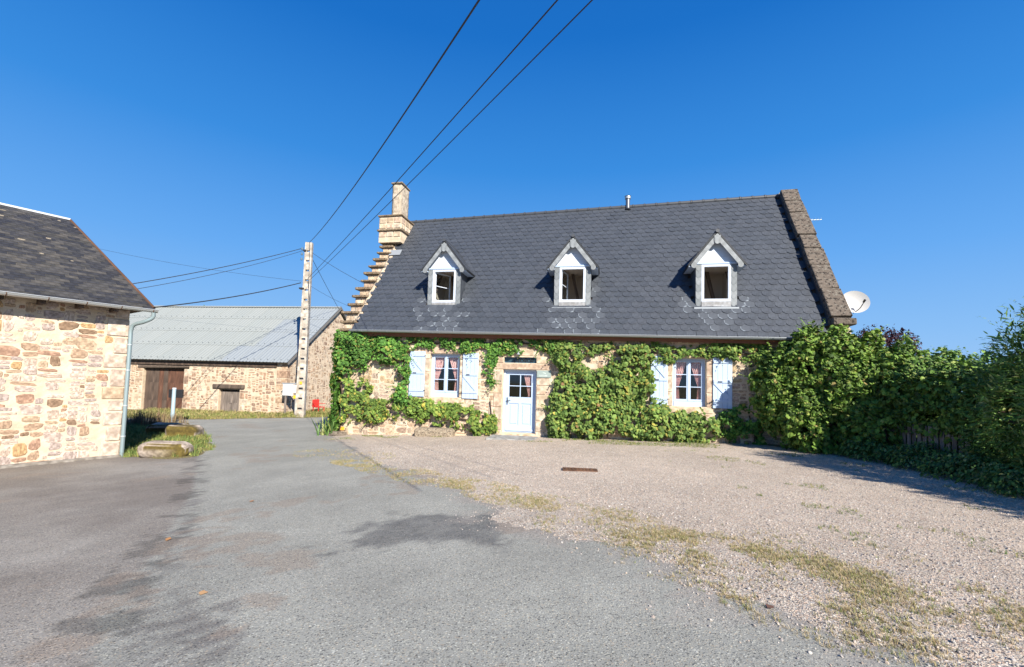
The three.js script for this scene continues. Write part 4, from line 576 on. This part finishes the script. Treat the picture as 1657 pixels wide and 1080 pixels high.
// ------------------------------------------------------------------ small things by the lane
{
  const nb = toWorld(FB, .2, 0, .55), gY = T(nb.x, nb.z), n = thing('notice_board', 'white notice board on two posts at the corner of the far barn', 'notice board', [nb.x, gY, nb.z], -.1);
  for (const x of [.16, .72]) mesh('post', bx(x - .04, x + .04, -.1, 1.75, -.06, .0), mats.greyWood, n); mesh('panel', rbx(0, .56, 1.15, 1.75, .0, .03), mats.white, n); mesh('panel', rbx(.585, .84, 1.30, 1.72, .0, .03), mats.white, n); mesh('cap', bx(-.04, .88, 1.76, 1.81, -.09, .06), mats.lead, n);
  const yl = thing('yellow_plate', 'small yellow plate fixed low at the pole beside the notice board', 'sign', [nb.x + .62, gY + 1.0, nb.z + .1], -.1); mesh('plate', rbx(0, .24, 0, .16, 0, .012), mats.yellow, yl); mesh('stake', bx(.1, .13, -1.05, 0, -.01, .01), mats.zinc, yl);
  const rc = toWorld(FB, 1.0, 0, -1.6), rg = T(rc.x, rc.z) + .05, c = thing('garden_chair', 'red garden chair in the long grass beside the pole', 'chair', [rc.x, rg, rc.z], 1.15);
  mesh('seat', rbx(-.24, .24, .38, .42, -.24, .24), mats.red, c); const bk = mesh('backrest', rbx(-.24, .24, .42, .82, -.26, -.22), mats.red, c); for (const [x, z] of [[-.2, -.2], [.2, -.2], [-.2, .2], [.2, .2]]) mesh('leg', bx(x - .018, x + .018, 0, .38, z - .018, z + .018), mats.red, c); for (const s of [-1, 1]) mesh('armrest', rbx(s * .24 - .025, s * .24 + .025, .58, .61, -.24, .22), mats.red, c);
  const bp = [-14.6, T(-14.6, -19.9), -19.9], po = thing('metal_post', 'pale blue-grey metal post with a black box before the big barn door', 'post', bp, .2); mesh('shaft', new THREE.CylinderGeometry(.075, .075, 1.55, 14).translate(0, .73, 0), M(.42, .55, .60, { metalness: .2, roughness: .45 }), po); mesh('box', rbx(-.26, .27, 1.10, 1.46, -.24, -.10), mats.iron, po); mesh('cap', new THREE.CylinderGeometry(.07, .08, .03, 14).translate(0, 1.52, 0), M(.6, .66, .68), po);
  function rock(name, label, x, z, s, seed, moss, turn) {
    const g0 = new RoundedBoxGeometry(s[0], s[1], s[2], 7, Math.min(...s) * .38), g = rough(g0, .075, 3.2, seed), p = g.attributes.position, cc = new Float32Array(p.count * 3);
    for (let i = 0; i < p.count; i++) { const a = vn3(p.getX(i) * 5, p.getY(i) * 5, p.getZ(i) * 5, seed), b = vn3(p.getX(i) * 16, p.getY(i) * 16, p.getZ(i) * 16, seed + 3); const m = a + (b - .5) * .35 > 1 - moss ? [.15, .115, .025] : [.46, .40, .34]; for (let k = 0; k < 3; k++) cc[i * 3 + k] = m[k] * (.8 + .4 * b); }
    g.setAttribute('color', new THREE.BufferAttribute(cc, 3)); const m = tag(mesh(name, g, new THREE.MeshStandardMaterial({ vertexColors: true, map: stoneTex, bumpMap: stoneBump, bumpScale: .02, roughness: .95 })), label, 'rock', 'boulders on the grass by the barn corner'); m.position.set(x, T(x, z) + s[1] * .36, z); m.rotation.y = turn;
  }
  rock('boulder', 'pale flat boulder with moss spots, nearest the downpipe', -8.42, -11.35, [1.05, .44, .5], 3, .42, .05);
  rock('boulder', 'round boulder capped with brown moss behind the pale flat one', -10.75, -15.2, [.95, .5, .7], 5, .56, .1);
  rock('boulder', 'dark shaded boulder behind the mossy round one', -11.8, -16.0, [1.2, .48, .7], 9, .5, .3);
  // drain grate
  const gx0 = 1.36, gz0 = -8.86, gr = thing('drain_grate', 'rusty brown drain grate set in the gravel', 'drain grate', [gx0, surf(gx0, gz0) + .012, gz0], -.1);
  mesh('frame', merge([bx(-.33, .33, -.03, .012, -.125, -.1), bx(-.33, .33, -.03, .012, .1, .125), bx(-.33, -.30, -.03, .012, -.1, .1), bx(.30, .33, -.03, .012, -.1, .1)]), mats.rust, gr); for (let k = 0; k < 9; k++) mesh('bar', bx(-.285 + k * .068, -.255 + k * .068, -.025, .008, -.1, .1), mats.rust, gr); mesh('cross_bar', bx(-.30, .30, -.022, .006, -.012, .012), mats.rust, gr); mesh('pit', bx(-.3, .3, -.06, -.035, -.1, .1), M(.02, .018, .016), gr);
  // fallen leaves
  const lg = (() => { const g = new THREE.CircleGeometry(.032, 9), p = g.attributes.position; for (let i = 0; i < p.count; i++) p.setXYZ(i, p.getX(i), p.getY(i) * (.75 + .3 * Math.cos(i * 2.3)), .35 * p.getX(i) ** 2 * 6); g.rotateX(-Math.PI / 2); g.computeVertexNormals(); return g; })(), lm = [M(.30, .15, .06, { side: THREE.DoubleSide }), M(.36, .21, .10, { side: THREE.DoubleSide }), M(.12, .06, .04, { side: THREE.DoubleSide })];
  [[-3.68, -6.68, 0, 'orange fallen leaf far out on the lane left of centre'], [-3.64, -5.02, 0, 'orange fallen leaf in the dark worn strip of the road'], [-2.37, -3.69, 1, 'tan fallen leaf nearest the camera in the worn strip'], [1.93, -3.43, 2, 'dark brown fallen leaf at the gravel edge bottom right']].forEach(([x, z, k, l], i) => { const m = tag(mesh('fallen_leaf', lg, lm[k]), l, 'leaf', 'fallen leaves on the road'); m.position.set(x, surf(x, z) + .012, z); m.rotation.set(.15, i * 1.7, .1); });
}
// ------------------------------------------------------------------ foliage
function leafGeo(pts, bend = .12) { const pos = [], uv = []; for (let i = 0; i < pts.length; i++) { const a = pts[i], b = pts[(i + 1) % pts.length], z = p => -bend * (p[0] * p[0] * 2 + (p[1] - .2) ** 2); for (const p of [[0, .1], a, b]) { pos.push(p[0], p[1], z(p)); uv.push(p[0] + .5, p[1] + .5); } } const g = new THREE.BufferGeometry(); g.setAttribute('position', new THREE.Float32BufferAttribute(pos, 3)); g.setAttribute('uv', new THREE.Float32BufferAttribute(uv, 2)); g.computeVertexNormals(); return g; }
const vineLeaf = leafGeo([[0, -.42], [.2, -.52], [.40, -.28], [.52, -.08], [.33, .06], [.42, .30], [.20, .30], [0, .58], [-.20, .30], [-.42, .30], [-.33, .06], [-.52, -.08], [-.40, -.28], [-.2, -.52]], .25);
const ovalLeaf = leafGeo([[0, -.5], [.22, -.25], [.26, .08], [.13, .38], [0, .55], [-.13, .38], [-.26, .08], [-.22, -.25]], .3);
const lanceLeaf = leafGeo([[0, -.5], [.10, -.2], [.11, .1], [.05, .4], [0, .58], [-.05, .4], [-.11, .1], [-.10, -.2]], .22);
const leafMat = new THREE.MeshPhysicalMaterial({ color: 0xffffff, roughness: .7, specularIntensity: .6, transmission: .22, thickness: 0, side: THREE.DoubleSide });
const _m = new THREE.Matrix4();
function leafQ(n, tip) { const Z = n.clone().normalize(), Y = tip.clone().addScaledVector(Z, -tip.dot(Z)); if (Y.lengthSq() < 1e-4) Y.set(0, 1, 0).addScaledVector(Z, -Z.y); Y.normalize(); const X = V().crossVectors(Y, Z); return new THREE.Quaternion().setFromRotationMatrix(_m.makeBasis(X, Y, Z)); }
const pick = (pal, r) => { let t = r(), i = 0; while (i < pal.length - 1 && t > pal[i][3]) t -= pal[i++][3]; const k = .75 + r() * .5; return col(pal[i][0] * k, pal[i][1] * k, pal[i][2] * k); };
const palGrape = [[.17, .26, .045, .42], [.11, .19, .03, .27], [.25, .30, .055, .13], [.36, .31, .05, .05], [.06, .115, .02, .12], [.26, .15, .05, .01]];
const palCreeper = [[.085, .21, .03, .42], [.055, .145, .022, .30], [.13, .27, .04, .20], [.26, .27, .06, .07], [.24, .13, .05, .01]];
const palBush = [[.13, .235, .03, .40], [.20, .31, .045, .24], [.08, .14, .025, .22], [.30, .34, .08, .09], [.32, .25, .08, .02], [.05, .09, .02, .03]];
const palLaurel = [[.095, .20, .035, .42], [.145, .26, .05, .27], [.06, .12, .03, .20], [.26, .30, .09, .11]];
function vine(name, label, polys, dens, size, pal, geo, stems, seed, depth = [.04, .30], gap = .38) {
  const v = thing(name, label, 'vine', HO, HT, 'vines on the cottage front'), r = rng(seed), L = [];
  for (const poly of polys) {
    const xs = poly.map(p => p[0]), ys = poly.map(p => p[1]), x0 = Math.min(...xs) - .25, x1 = Math.max(...xs) + .25, y0 = Math.min(...ys) - .25, y1 = Math.max(...ys) + .25, n = (x1 - x0) * (y1 - y0) * dens;
    for (let i = 0; i < n; i++) {
      const x = lerp(x0, x1, r()), y = lerp(y0, y1, r()), sd = sdPoly(poly, x, y) + (fbm(x * 2.6, y * 2.6, 3, seed) - .5) * .42 + (r() - .5) * .06; if (sd < 0) continue;
      if ([winL, winR, doorH].some(h => x > h[0] + .02 && x < h[1] - .02 && y > h[2] && y < h[3] - .03)) continue;
      const hole = fbm(x * 4.2 + 20, y * 4.2, 3, seed + 9); if (hole < gap + (sd < .25 ? .06 : 0)) continue;
      const b = depth[0] + (depth[1] - depth[0]) * fbm(x * 1.9, y * 1.9, 3, seed + 4) * clamp(sd * 3 + .25) * 1.35, z = .03 + b * r() ** .55, s = size * (.65 + .6 * r());
      const slope = (fbm((x + .15) * 1.9, y * 1.9, 3, seed + 4) - fbm((x - .15) * 1.9, y * 1.9, 3, seed + 4)) * 2;
      const age = .72 + .62 * fbm(x * 1.5 + 7, y * 1.5, 3, seed + 30);
      const nrm = V(-slope + (r() - .5) * 1.9, .35 + (r() - .5) * 1.7, .9), tip = V((r() - .5) * 1.6, -1, .3);
      L.push({ p: V(x, y, z), q: leafQ(nrm, tip), s: V(s, s, s), c: pick(pal, r).multiplyScalar(age) });
    }
  }
  for (const poly of polys) for (let k = 0; k < poly.length * 3; k++) { // young shoots reaching past the outline
    const i = (r() * poly.length) | 0, a = poly[i], b = poly[(i + 1) % poly.length], t = r(), x = lerp(a[0], b[0], t), y = lerp(a[1], b[1], t), an = r() * 6.28, len = .12 + r() * .28;
    if (x < -6.3 || y > 2.95 || y < 0) continue; for (let q = 0; q < 7; q++) { const f = q / 6, s = size * (.75 - .4 * f) * (.8 + .4 * r()), px = x + Math.cos(an) * len * f, py = y + Math.sin(an) * len * f - .1 * f * f; if (py > 3.0 || [winL, winR, doorH].some(h => px > h[0] && px < h[1] && py > h[2] && py < h[3])) continue; L.push({ p: V(px, py, .08 + .14 * f + r() * .05), q: leafQ(V((r() - .5) * 2, (r() - .3) * 1.6, 1), V((r() - .5), -1, .2)), s: V(s, s, s), c: pick(pal, r) }); } }
  instanced('foliage', geo, leafMat, L, v);
  for (const st of stems) mesh('stem', tube(st.map(p => V(...p)), .02 + .008 * (st.length > 3 ? 1 : 0), 24, 6), mats.bark, v);
  return v;
}
const vA = vine('climbing_vine', 'dark green creeper over the upper left corner of the cottage front', [vines.upper, vines.drop], 860, .095, palCreeper, vineLeaf, [[[-6.36, -.4, .04], [-6.3, .8, .05], [-6.4, 1.8, .05], [-5.6, 2.6, .05]], [[-4.1, .9, .03], [-4.05, 1.8, .04], [-4.2, 2.6, .04], [-5, 2.8, .04]]], 201, [.08, .45], .33);
{ // part of the same creeper that hangs on the corner and gable side
  const r = rng(207), L = []; for (let i = 0; i < 4200; i++) { const y = -.4 + 3.5 * r(), t = r(), x = -6.41 - (.06 + .26 * r() ** .7 * (.6 + .7 * fbm(y * 2, 3, 3, 5))), z = .12 - t * 1.0 + .15 * r(); if (y < .9 && fbm(y * 3, z * 3, 2, 6) < .32) continue; const s = .115 * (.65 + .6 * r()); L.push({ p: V(x, y, z), q: leafQ(V(-1 + r() * .4, .3 + (r() - .5), (r() - .3) * 1.4), V((r() - .5), -1, 0)), s: V(s, s, s), c: pick(palCreeper, r) }); }
  instanced('foliage', vineLeaf, leafMat, L, vA);
}
vine('climbing_vine', 'narrow green vine trained under the eave above left window and door', [vines.strip, vines.tail], 860, .09, palCreeper.concat(), vineLeaf, [[[-3.9, 2.85, .03], [-2, 2.82, .04], [0, 2.86, .04], [1.2, 2.8, .04]], [[-.93, -.2, .06], [-.90, .4, .05], [-.95, .95, .05]]], 211, [.05, .26]);
vine('climbing_vine', 'yellow-green grapevine spreading low under the left window', [vines.grape], 800, .102, palGrape, vineLeaf, [[[-1.0, -.25, .06], [-1.1, .1, .05], [-2.5, .4, .05], [-4.5, .6, .05], [-6.0, 1.2, .05]]], 221, [.06, .36]);
vine('climbing_vine', 'big sunlit grapevine filling the wall between door and right window', [vines.centre, vines.tuft], 820, .105, palGrape.map((c, i) => [c[0] * .9, c[1] * .92, c[2] * 1.1, c[3]]), vineLeaf, [[[1.2, -.2, .05], [1.3, .6, .06], [1.5, 1.6, .05], [1.3, 2.7, .04]], [[2.8, -.2, .05], [3, .8, .05], [3.4, 2.0, .05]], [[5.6, -.15, .05], [5.3, .3, .05], [4.6, .5, .05]]], 231, [.10, .55], .31);
vine('climbing_vine', 'leafy vine along the eave above the right window', [vines.right], 780, .10, palGrape.map(c => [c[0] * .85, c[1] * .92, c[2], c[3]]), vineLeaf, [[[4.1, 2.6, .03], [5.5, 2.66, .04], [7.3, 2.6, .04]]], 241, [.06, .34]);
vine('climbing_vine', 'shaded low vine between right window and the big bush', [vines.shade], 760, .10, palCreeper, vineLeaf, [[[7.0, -.15, .1], [7.05, .3, .12], [6.9, .8, .08]]], 251, [.06, .45]);

function blobLeaves(blobs, n, size, pal, r, opt = {}) {
  const L = [], vol = blobs.map(b => b[3] * b[4] + b[4] * b[5] + b[3] * b[5]), tot = vol.reduce((a, b) => a + b), seed = opt.seed ?? 1;
  const inside = (p, k, m) => blobs.some((b, i) => i !== k && ((p.x - b[0]) / b[3]) ** 2 + ((p.y - b[1]) / b[4]) ** 2 + ((p.z - b[2]) / b[5]) ** 2 < m);
  let guard = 0;
  while (L.length < n && guard++ < n * 8) {
    let t = r() * tot, k = 0; while (k < blobs.length - 1 && t > vol[k]) t -= vol[k++];
    const b = blobs[k], z = r() * 2 - 1, a = r() * Math.PI * 2, q = Math.sqrt(1 - z * z), d = V(q * Math.cos(a), z, q * Math.sin(a)), ns = vn3(d.x * 2.6 + b[0], d.y * 2.6 + b[1], d.z * 2.6 + b[2], seed) * .6 + vn3(d.x * 7 + b[0], d.y * 7, d.z * 7, seed + 2) * .4;
    if (vn3(d.x * b[3] * 4.5 + b[0], d.y * b[4] * 4.5 + b[1], d.z * b[5] * 4.5, seed + 5) < .30) continue;
    const R = (.66 + .70 * ns) * (1 - .38 * r() ** 1.4), p = V(b[0] + d.x * b[3] * R, b[1] + d.y * b[4] * R, b[2] + d.z * b[5] * R);
    if (inside(p, k, .5)) continue; const gy = surf(p.x, p.z) + .03; if (p.y < gy) continue; if (opt.keep && !opt.keep(p)) continue;
    const s = size * (.6 + .7 * r()), nrm = d.clone().multiplyScalar(.5).add(V((r() - .5) * 1.7, .35 + (r() - .5) * 1.6, (r() - .5) * 1.7)), tip = opt.lance ? d.clone().multiplyScalar(.9).add(V((r() - .5) * 1.2, (r() - .4) * .8, (r() - .5) * 1.2)) : V((r() - .5), -.9, (r() - .5)).addScaledVector(d, .4);
    L.push({ p, q: leafQ(nrm, tip), s: V(s, s, s), c: pick(pal, r) });
  }
  for (let k = 0; k < (opt.sprigs ?? 0); k++) { // long shoots standing out of the crown
    const b = blobs[(r() * blobs.length) | 0], a = r() * 6.28, up = .1 + .85 * r(), q = Math.sqrt(1 - up * up), d = V(q * Math.cos(a), up, q * Math.sin(a)), p0 = V(b[0] + d.x * b[3] * .95, b[1] + d.y * b[4] * .95, b[2] + d.z * b[5] * .95), len = .25 + .4 * r(), dir = d.clone().add(V((r() - .5) * .8, .3, (r() - .5) * .8)).normalize();
    for (let i = 0; i < 16; i++) { const f = i / 15, p = p0.clone().addScaledVector(dir, len * f); p.y -= .25 * len * f * f; p.add(V((r() - .5) * .05, (r() - .5) * .05, (r() - .5) * .05)); if (opt.keep && !opt.keep(p) || p.y < surf(p.x, p.z)) continue; const s = size * (.95 - .5 * f) * (.7 + .5 * r()), side = V((r() - .5) * 2, (r() - .5) * .8, (r() - .5) * 2).addScaledVector(dir, .8); L.push({ p, q: leafQ(V((r() - .5) * 1.2, 1, (r() - .5) * 1.2 + .4), side), s: V(s, s, s), c: pick(pal, r) }); } }
  return L;
}
function branches(parent, base, blobs, r, n = 9) { for (let k = 0; k < n; k++) { const b = blobs[(r() * blobs.length) | 0], e = V(b[0] + (r() - .5) * b[3], b[1] + (r() - .2) * b[4] * .7, b[2] + (r() - .5) * b[5]); const s = V(base[0] + (r() - .5) * base[3], surf(base[0], base[2]) - .05, base[2] + (r() - .5) * base[3]); const m = s.clone().lerp(e, .5).add(V((r() - .5) * .3, .2, (r() - .5) * .3)); mesh('branch', tube([s, m, e], .018 + r() * .012, 12, 5), mats.bark, parent); } }
function bush(name, label, cat, blobs, n, size, pal, geo, seed, opt = {}) { const b = thing(name, label, cat, [0, 0, 0], 0, opt.group), r = rng(seed); instanced('foliage', geo, leafMat, blobLeaves(blobs, n, size, pal, r, { seed, ...opt }), b); branches(b, opt.base ?? [blobs[0][0], 0, blobs[0][2], .6], blobs, r, opt.nb ?? 9); return b; }
const behindWall = p => { const dx = p.x - HO[0], dz = p.z - HO[2], c = Math.cos(-HT), s = Math.sin(-HT), lz = -dx * s + dz * c; const lx = dx * c + dz * s; return !(lz < .04 && lx < 9.65); };
bush('leafy_bush', 'tall sunlit leafy bush against the right end of the cottage', 'bush', [[7.5, 1.6, -12.75, .72, 1.2, .62], [8.2, 2.0, -12.5, .95, 1.3, .8], [8.9, 1.85, -12.1, 1.0, 1.4, 1.0], [9.6, 1.6, -11.6, 1.1, 1.3, 1.0], [8.0, .7, -12.0, .85, .9, .65], [9.0, .7, -11.3, .9, .9, .7], [8.5, 1.5, -11.5, .5, .7, .45]], 46000, .098, palBush, vineLeaf, 301, { keep: behindWall, sprigs: 130, nb: 14, base: [8.3, 0, -12.3, 1.4] });
bush('shrub_hedge', 'mixed shrub hedge with picket fence between the tall bush and laurel', 'hedge', [[9.95, 1.3, -10.7, 1.15, 1.25, .9], [9.9, 1.15, -9.7, 1.1, 1.2, .9], [9.75, 1.1, -8.9, 1.05, 1.15, .8], [9.3, 1.75, -9.7, .5, .5, 1.2]], 22000, .095, palBush.map(c => [c[0] * .85, c[1] * .92, c[2], c[3]]), vineLeaf, 311, { sprigs: 110, nb: 12, base: [10, 0, -9.6, 1.8] });
const laurel = bush('laurel_hedge', 'dark narrow-leaved hedge at the right edge of the yard', 'hedge', [[9.2, 1.1, -8.3, .85, 1.15, .7], [8.95, 1.5, -7.7, .85, 1.5, .75], [8.75, 1.7, -6.9, .85, 1.6, .8], [8.7, 1.5, -5.8, .9, 1.5, .9], [8.8, 1.4, -4.6, .9, 1.5, .9], [8.8, 1.4, -3.2, .9, 1.5, .9]], 34000, .125, palLaurel, lanceLeaf, 321, { lance: true, sprigs: 260, nb: 16, base: [9.1, 0, -6, 1.6] });
bush('ground_cover', 'dark weedy ground cover at the foot of the hedges', 'weeds', [[8.5, .05, -10.8, .6, .45, .8], [8.7, .05, -9.6, .75, .5, .9], [8.5, .05, -8.4, .75, .5, .8], [8.2, .05, -7.2, .7, .45, .8], [8.1, .05, -6.0, .6, .4, .9], [8.0, .05, -4.6, .6, .4, .9]], 12000, .07, palLaurel.map(c => [c[0] * .9, c[1] * .85, c[2], c[3]]), ovalLeaf, 331, { nb: 0 });
{
  const f = thing('picket_fence', 'weathered picket fence showing through the dark shrub hedge', 'fence', [8.98, T(8.98, -9.9) - .1, -9.9], -Math.PI / 2 - .05, null), r = rng(5);
  for (let k = 0; k < 18; k++) mesh('picket', rbx(-1.5 + k * .14, -1.40 + k * .14, 0, .95 + r() * .05, 0, .018, .004), mats.greyWood, f); for (const y of [.25, .75]) mesh('rail', bx(-1.55, 1.1, y, y + .07, -.045, -.002), mats.greyWood, f);
}
function tree(name, label, x, z, h, trunk, blobs, n, size, pal, geo, seed) { const y = surf(x, z), t = thing(name, label, 'tree', [0, 0, 0]), r = rng(seed); mesh('trunk', tube([V(x, y - .1, z), V(x + .1, y + h * .5, z), V(x, y + h, z)], trunk, 10, 7), mats.bark, t); for (let k = 0; k < 8; k++) { const b = blobs[k % blobs.length]; mesh('limb', tube([V(x, y + h * (.5 + .05 * k), z), V(lerp(x, b[0], .5), lerp(y + h * .8, b[1], .5), lerp(z, b[2], .5)), V(b[0], b[1] + .3, b[2])], trunk * .3, 8, 5), mats.bark, t); } instanced('crown', geo, leafMat, blobLeaves(blobs, n, size, pal, r, { seed }), t); }
tree('plum_tree', 'purple-leaved tree rising behind the hedge right of the cottage', 19.4, -23.9, 3.2, .12, [[19.3, 3.6, -23.9, 1.2, 1.3, 1.1], [20.0, 3.8, -23.6, .9, 1.1, .9], [18.6, 3.7, -24, .9, 1.2, .9]], 5200, .13, [[.05, .018, .028, .5], [.08, .02, .03, .3], [.03, .015, .02, .2]], ovalLeaf, 401);
tree('spruce_tree', 'slim grey-green conifer tip beside the purple tree', 17.7, -24.2, 4.2, .08, [[17.7, 2.4, -24.2, .7, 1.2, .7], [17.7, 3.7, -24.2, .38, .9, .38]], 2600, .12, [[.06, .12, .07, .6], [.09, .15, .09, .4]], lanceLeaf, 411);
tree('broadleaf_tree', 'tree crown just showing over the grey barn roof ridge', -38, -55, 7.4, .25, [[-38, 7.6, -55, 1.6, 2.0, 1.5], [-36.4, 7.5, -54.8, .9, 1.5, 1.2], [-39, 6.8, -55, 1.4, 1.6, 1.2]], 4200, .32, palLaurel, ovalLeaf, 421);
{ // iris leaves at the corner
  const p = toWorld(house, -6.75, 0, .15), t = thing('iris_clump', 'clump of long iris leaves at the lower left corner of the cottage', 'plant', [p.x, surf(p.x, p.z), p.z]), r = rng(55);
  const blade = (() => { const pos = [], n = 6; for (let i = 0; i < n; i++) { const f = t2 => [(1 - t2 ** 2) * .03, t2, .28 * t2 * t2], a = f(i / n), b = f((i + 1) / n); pos.push(-a[0], a[1], a[2], a[0], a[1], a[2], b[0], b[1], b[2], -a[0], a[1], a[2], b[0], b[1], b[2], -b[0], b[1], b[2]); } const g = new THREE.BufferGeometry(); g.setAttribute('position', new THREE.Float32BufferAttribute(pos, 3)); g.computeVertexNormals(); return g; })();
  const ms = [[.16, .27, .07], [.10, .2, .05], [.28, .30, .09]].map(c => M(...c, { side: THREE.DoubleSide, roughness: .6 })); for (let k = 0; k < 46; k++) { const m = mesh('leaf_blade', blade, ms[(r() * 3) | 0], t), s = .45 + r() * .4; m.position.set((r() - .5) * .6, 0, (r() - .5) * .6); m.rotation.set(r() * .5, r() * 6.28, 0, 'YXZ'); m.scale.set(1, s, s); }
}
// grass
const tuft = (() => { const r = rng(66), pos = []; for (let k = 0; k < 9; k++) { const a = r() * 6.28, x = (r() - .5) * .5, z = (r() - .5) * .5, l = .6 + r() * .5, b = .25 + r() * .5, w = .035, c = Math.cos(a), s = Math.sin(a); const P = t => [x + c * b * t * t, l * t * (1 - .15 * t), z + s * b * t * t], p0 = P(0), p1 = P(.55), p2 = P(1); pos.push(p0[0] - s * w, p0[1], p0[2] + c * w, p0[0] + s * w, p0[1], p0[2] - c * w, p1[0] + s * w * .7, p1[1], p1[2] - c * w * .7, p0[0] - s * w, p0[1], p0[2] + c * w, p1[0] + s * w * .7, p1[1], p1[2] - c * w * .7, p1[0] - s * w * .7, p1[1], p1[2] + c * w * .7, p1[0] - s * w * .7, p1[1], p1[2] + c * w * .7, p1[0] + s * w * .7, p1[1], p1[2] - c * w * .7, p2[0], p2[1], p2[2]); } const g = new THREE.BufferGeometry(); g.setAttribute('position', new THREE.Float32BufferAttribute(pos, 3)); g.computeVertexNormals(); return g; })();
const grassMat = new THREE.MeshStandardMaterial({ color: 0xffffff, roughness: .9, side: THREE.DoubleSide });
function grass(label, n, sample, hRange, pal, seed) { const r = rng(seed), L = [], e = new THREE.Euler(); let g = 0; while (L.length < n && g++ < n * 60) { const s = sample(r); if (!s) continue; const [x, z, k = 1] = s, h = lerp(hRange[0], hRange[1], r() ** 1.6) * k; L.push({ p: V(x, surf(x, z) - .004, z), q: new THREE.Quaternion().setFromEuler(e.set(0, r() * 6.28, 0)), s: V(h * 1.1, h, h * 1.1), c: pick(pal, r) }); } tag(instanced('grass', tuft, grassMat, L), label, 'grass'); }
const palDry = [[.40, .31, .17, .42], [.30, .26, .11, .24], [.20, .225, .07, .22], [.48, .40, .25, .12]], palGreen = [[.16, .21, .05, .4], [.28, .26, .08, .35], [.10, .17, .04, .25]];
const patchesG = [[-4.1, -11.3, 1.1, .55], [-3.3, -10.0, .5, .25], [-2.2, -9.0, .75, .28], [-1.2, -8.0, .75, .30], [-.5, -7.5, .55, .22], [.3, -6.5, .8, .28], [1.0, -5.9, .75, .30], [1.25, -5.3, .5, .22], [1.75, -4.85, .65, .28], [2.3, -4.55, .6, .3], [2.75, -4.0, .8, .32], [3.3, -3.6, .7, .3], [3.6, -3.0, .8, .35], [4.2, -2.5, .9, .4], [2.0, -4.3, .9, .5], [2.6, -3.7, 1.0, .5], [3.0, -4.4, 1.2, .5], [1.4, -5.0, .9, .4], [2.4, -3.2, .6, .3]];
grass('dry tufts of short grass along the gravel edge of the road', 17000, r => { const p = patchesG[(r() * patchesG.length) | 0], a = r() * 6.28, d = Math.sqrt(r()) * 1.55, ux = Math.cos(a) * d * p[2], uz = Math.sin(a) * d * p[3], x = p[0] + ux * .8 + uz * .6, z = p[1] + ux * .55 - uz * .8; return fbm(x * 2.4, z * 2.4, 4, 9) + (r() - .5) * .52 > .52 + d * .10 ? [x, z] : null; }, [.015, .045], palDry, 501);
grass('green grass along the foot of the cottage wall', 2600, r => { const u = -6.2 + 13 * r(), d = .35 + 1.1 * r() ** 1.5, p = toWorld(house, u, 0, d); const n = fbm(p.x * 1.3, p.z * 2, 3, 12); return n > (u > 1.5 && u < 6 ? .44 : .60) ? [p.x, p.z] : null; }, [.02, .06], palGreen.concat(), 503);
grass('grass and weeds on the small verge behind the barn corner', 9000, r => { const x = -19 + 11.6 * r(), z = -19.5 + 9 * r(); return sdPoly(islandPoly, x, z) + (fbm(x * 2, z * 2, 3, 4) - .5) * .6 > .0 ? [x, z] : null; }, [.06, .20], palGreen, 505);
grass('dry grass verge along the foot of the far barn', 11000, r => { const x = -20 + 17 * r(), z = -33 + 12 * r() ** .8; if (sdPoly(farPoly, x, z) < (fbm(x, z, 3, 3) - .4) * .5) return null; const lx = x + 12.19, lz = z + 24.85, c = Math.cos(8 * Math.PI / 180), s = Math.sin(8 * Math.PI / 180), u = lx * c + lz * s, w = lx * s - lz * c; if (u < .1 && w > -.05 && w < 10) return null; return [x, z, w < -.1 && w > -.7 ? 1.3 : u > 0 ? 1.5 : 1]; }, [.08, .24], [[.32, .27, .10, .4], [.20, .24, .06, .4], [.40, .32, .15, .2]], 507);
grass('scattered grass tufts in the gravel near the hedge', 900, r => { const x = 3.5 + 4.2 * r(), z = -12 + 8 * r(); return fbm(x * 1.6, z * 1.6, 3, 33) > .66 ? [x, z] : null; }, [.02, .06], palGreen, 509);
{ // tall dry weeds behind the barn corner
  const r = rng(91), t = thing('dry_weeds', 'tall brown dry weeds behind the downpipe corner of the near barn', 'weeds'); const L = []; for (let k = 0; k < 150; k++) { const x = -16.8 + 3.4 * r(), z = -19.3 + 1.6 * r(), h = .3 + r() * .6; L.push({ p: V(x, surf(x, z), z), q: new THREE.Quaternion().setFromEuler(new THREE.Euler(0, r() * 6, 0)), s: V(h * .35, h, h * .35), c: pick([[.16, .10, .06, .6], [.26, .20, .10, .4]], r) }); } instanced('stalks', tuft, grassMat, L, t);
}
renderer.render(scene, camera);
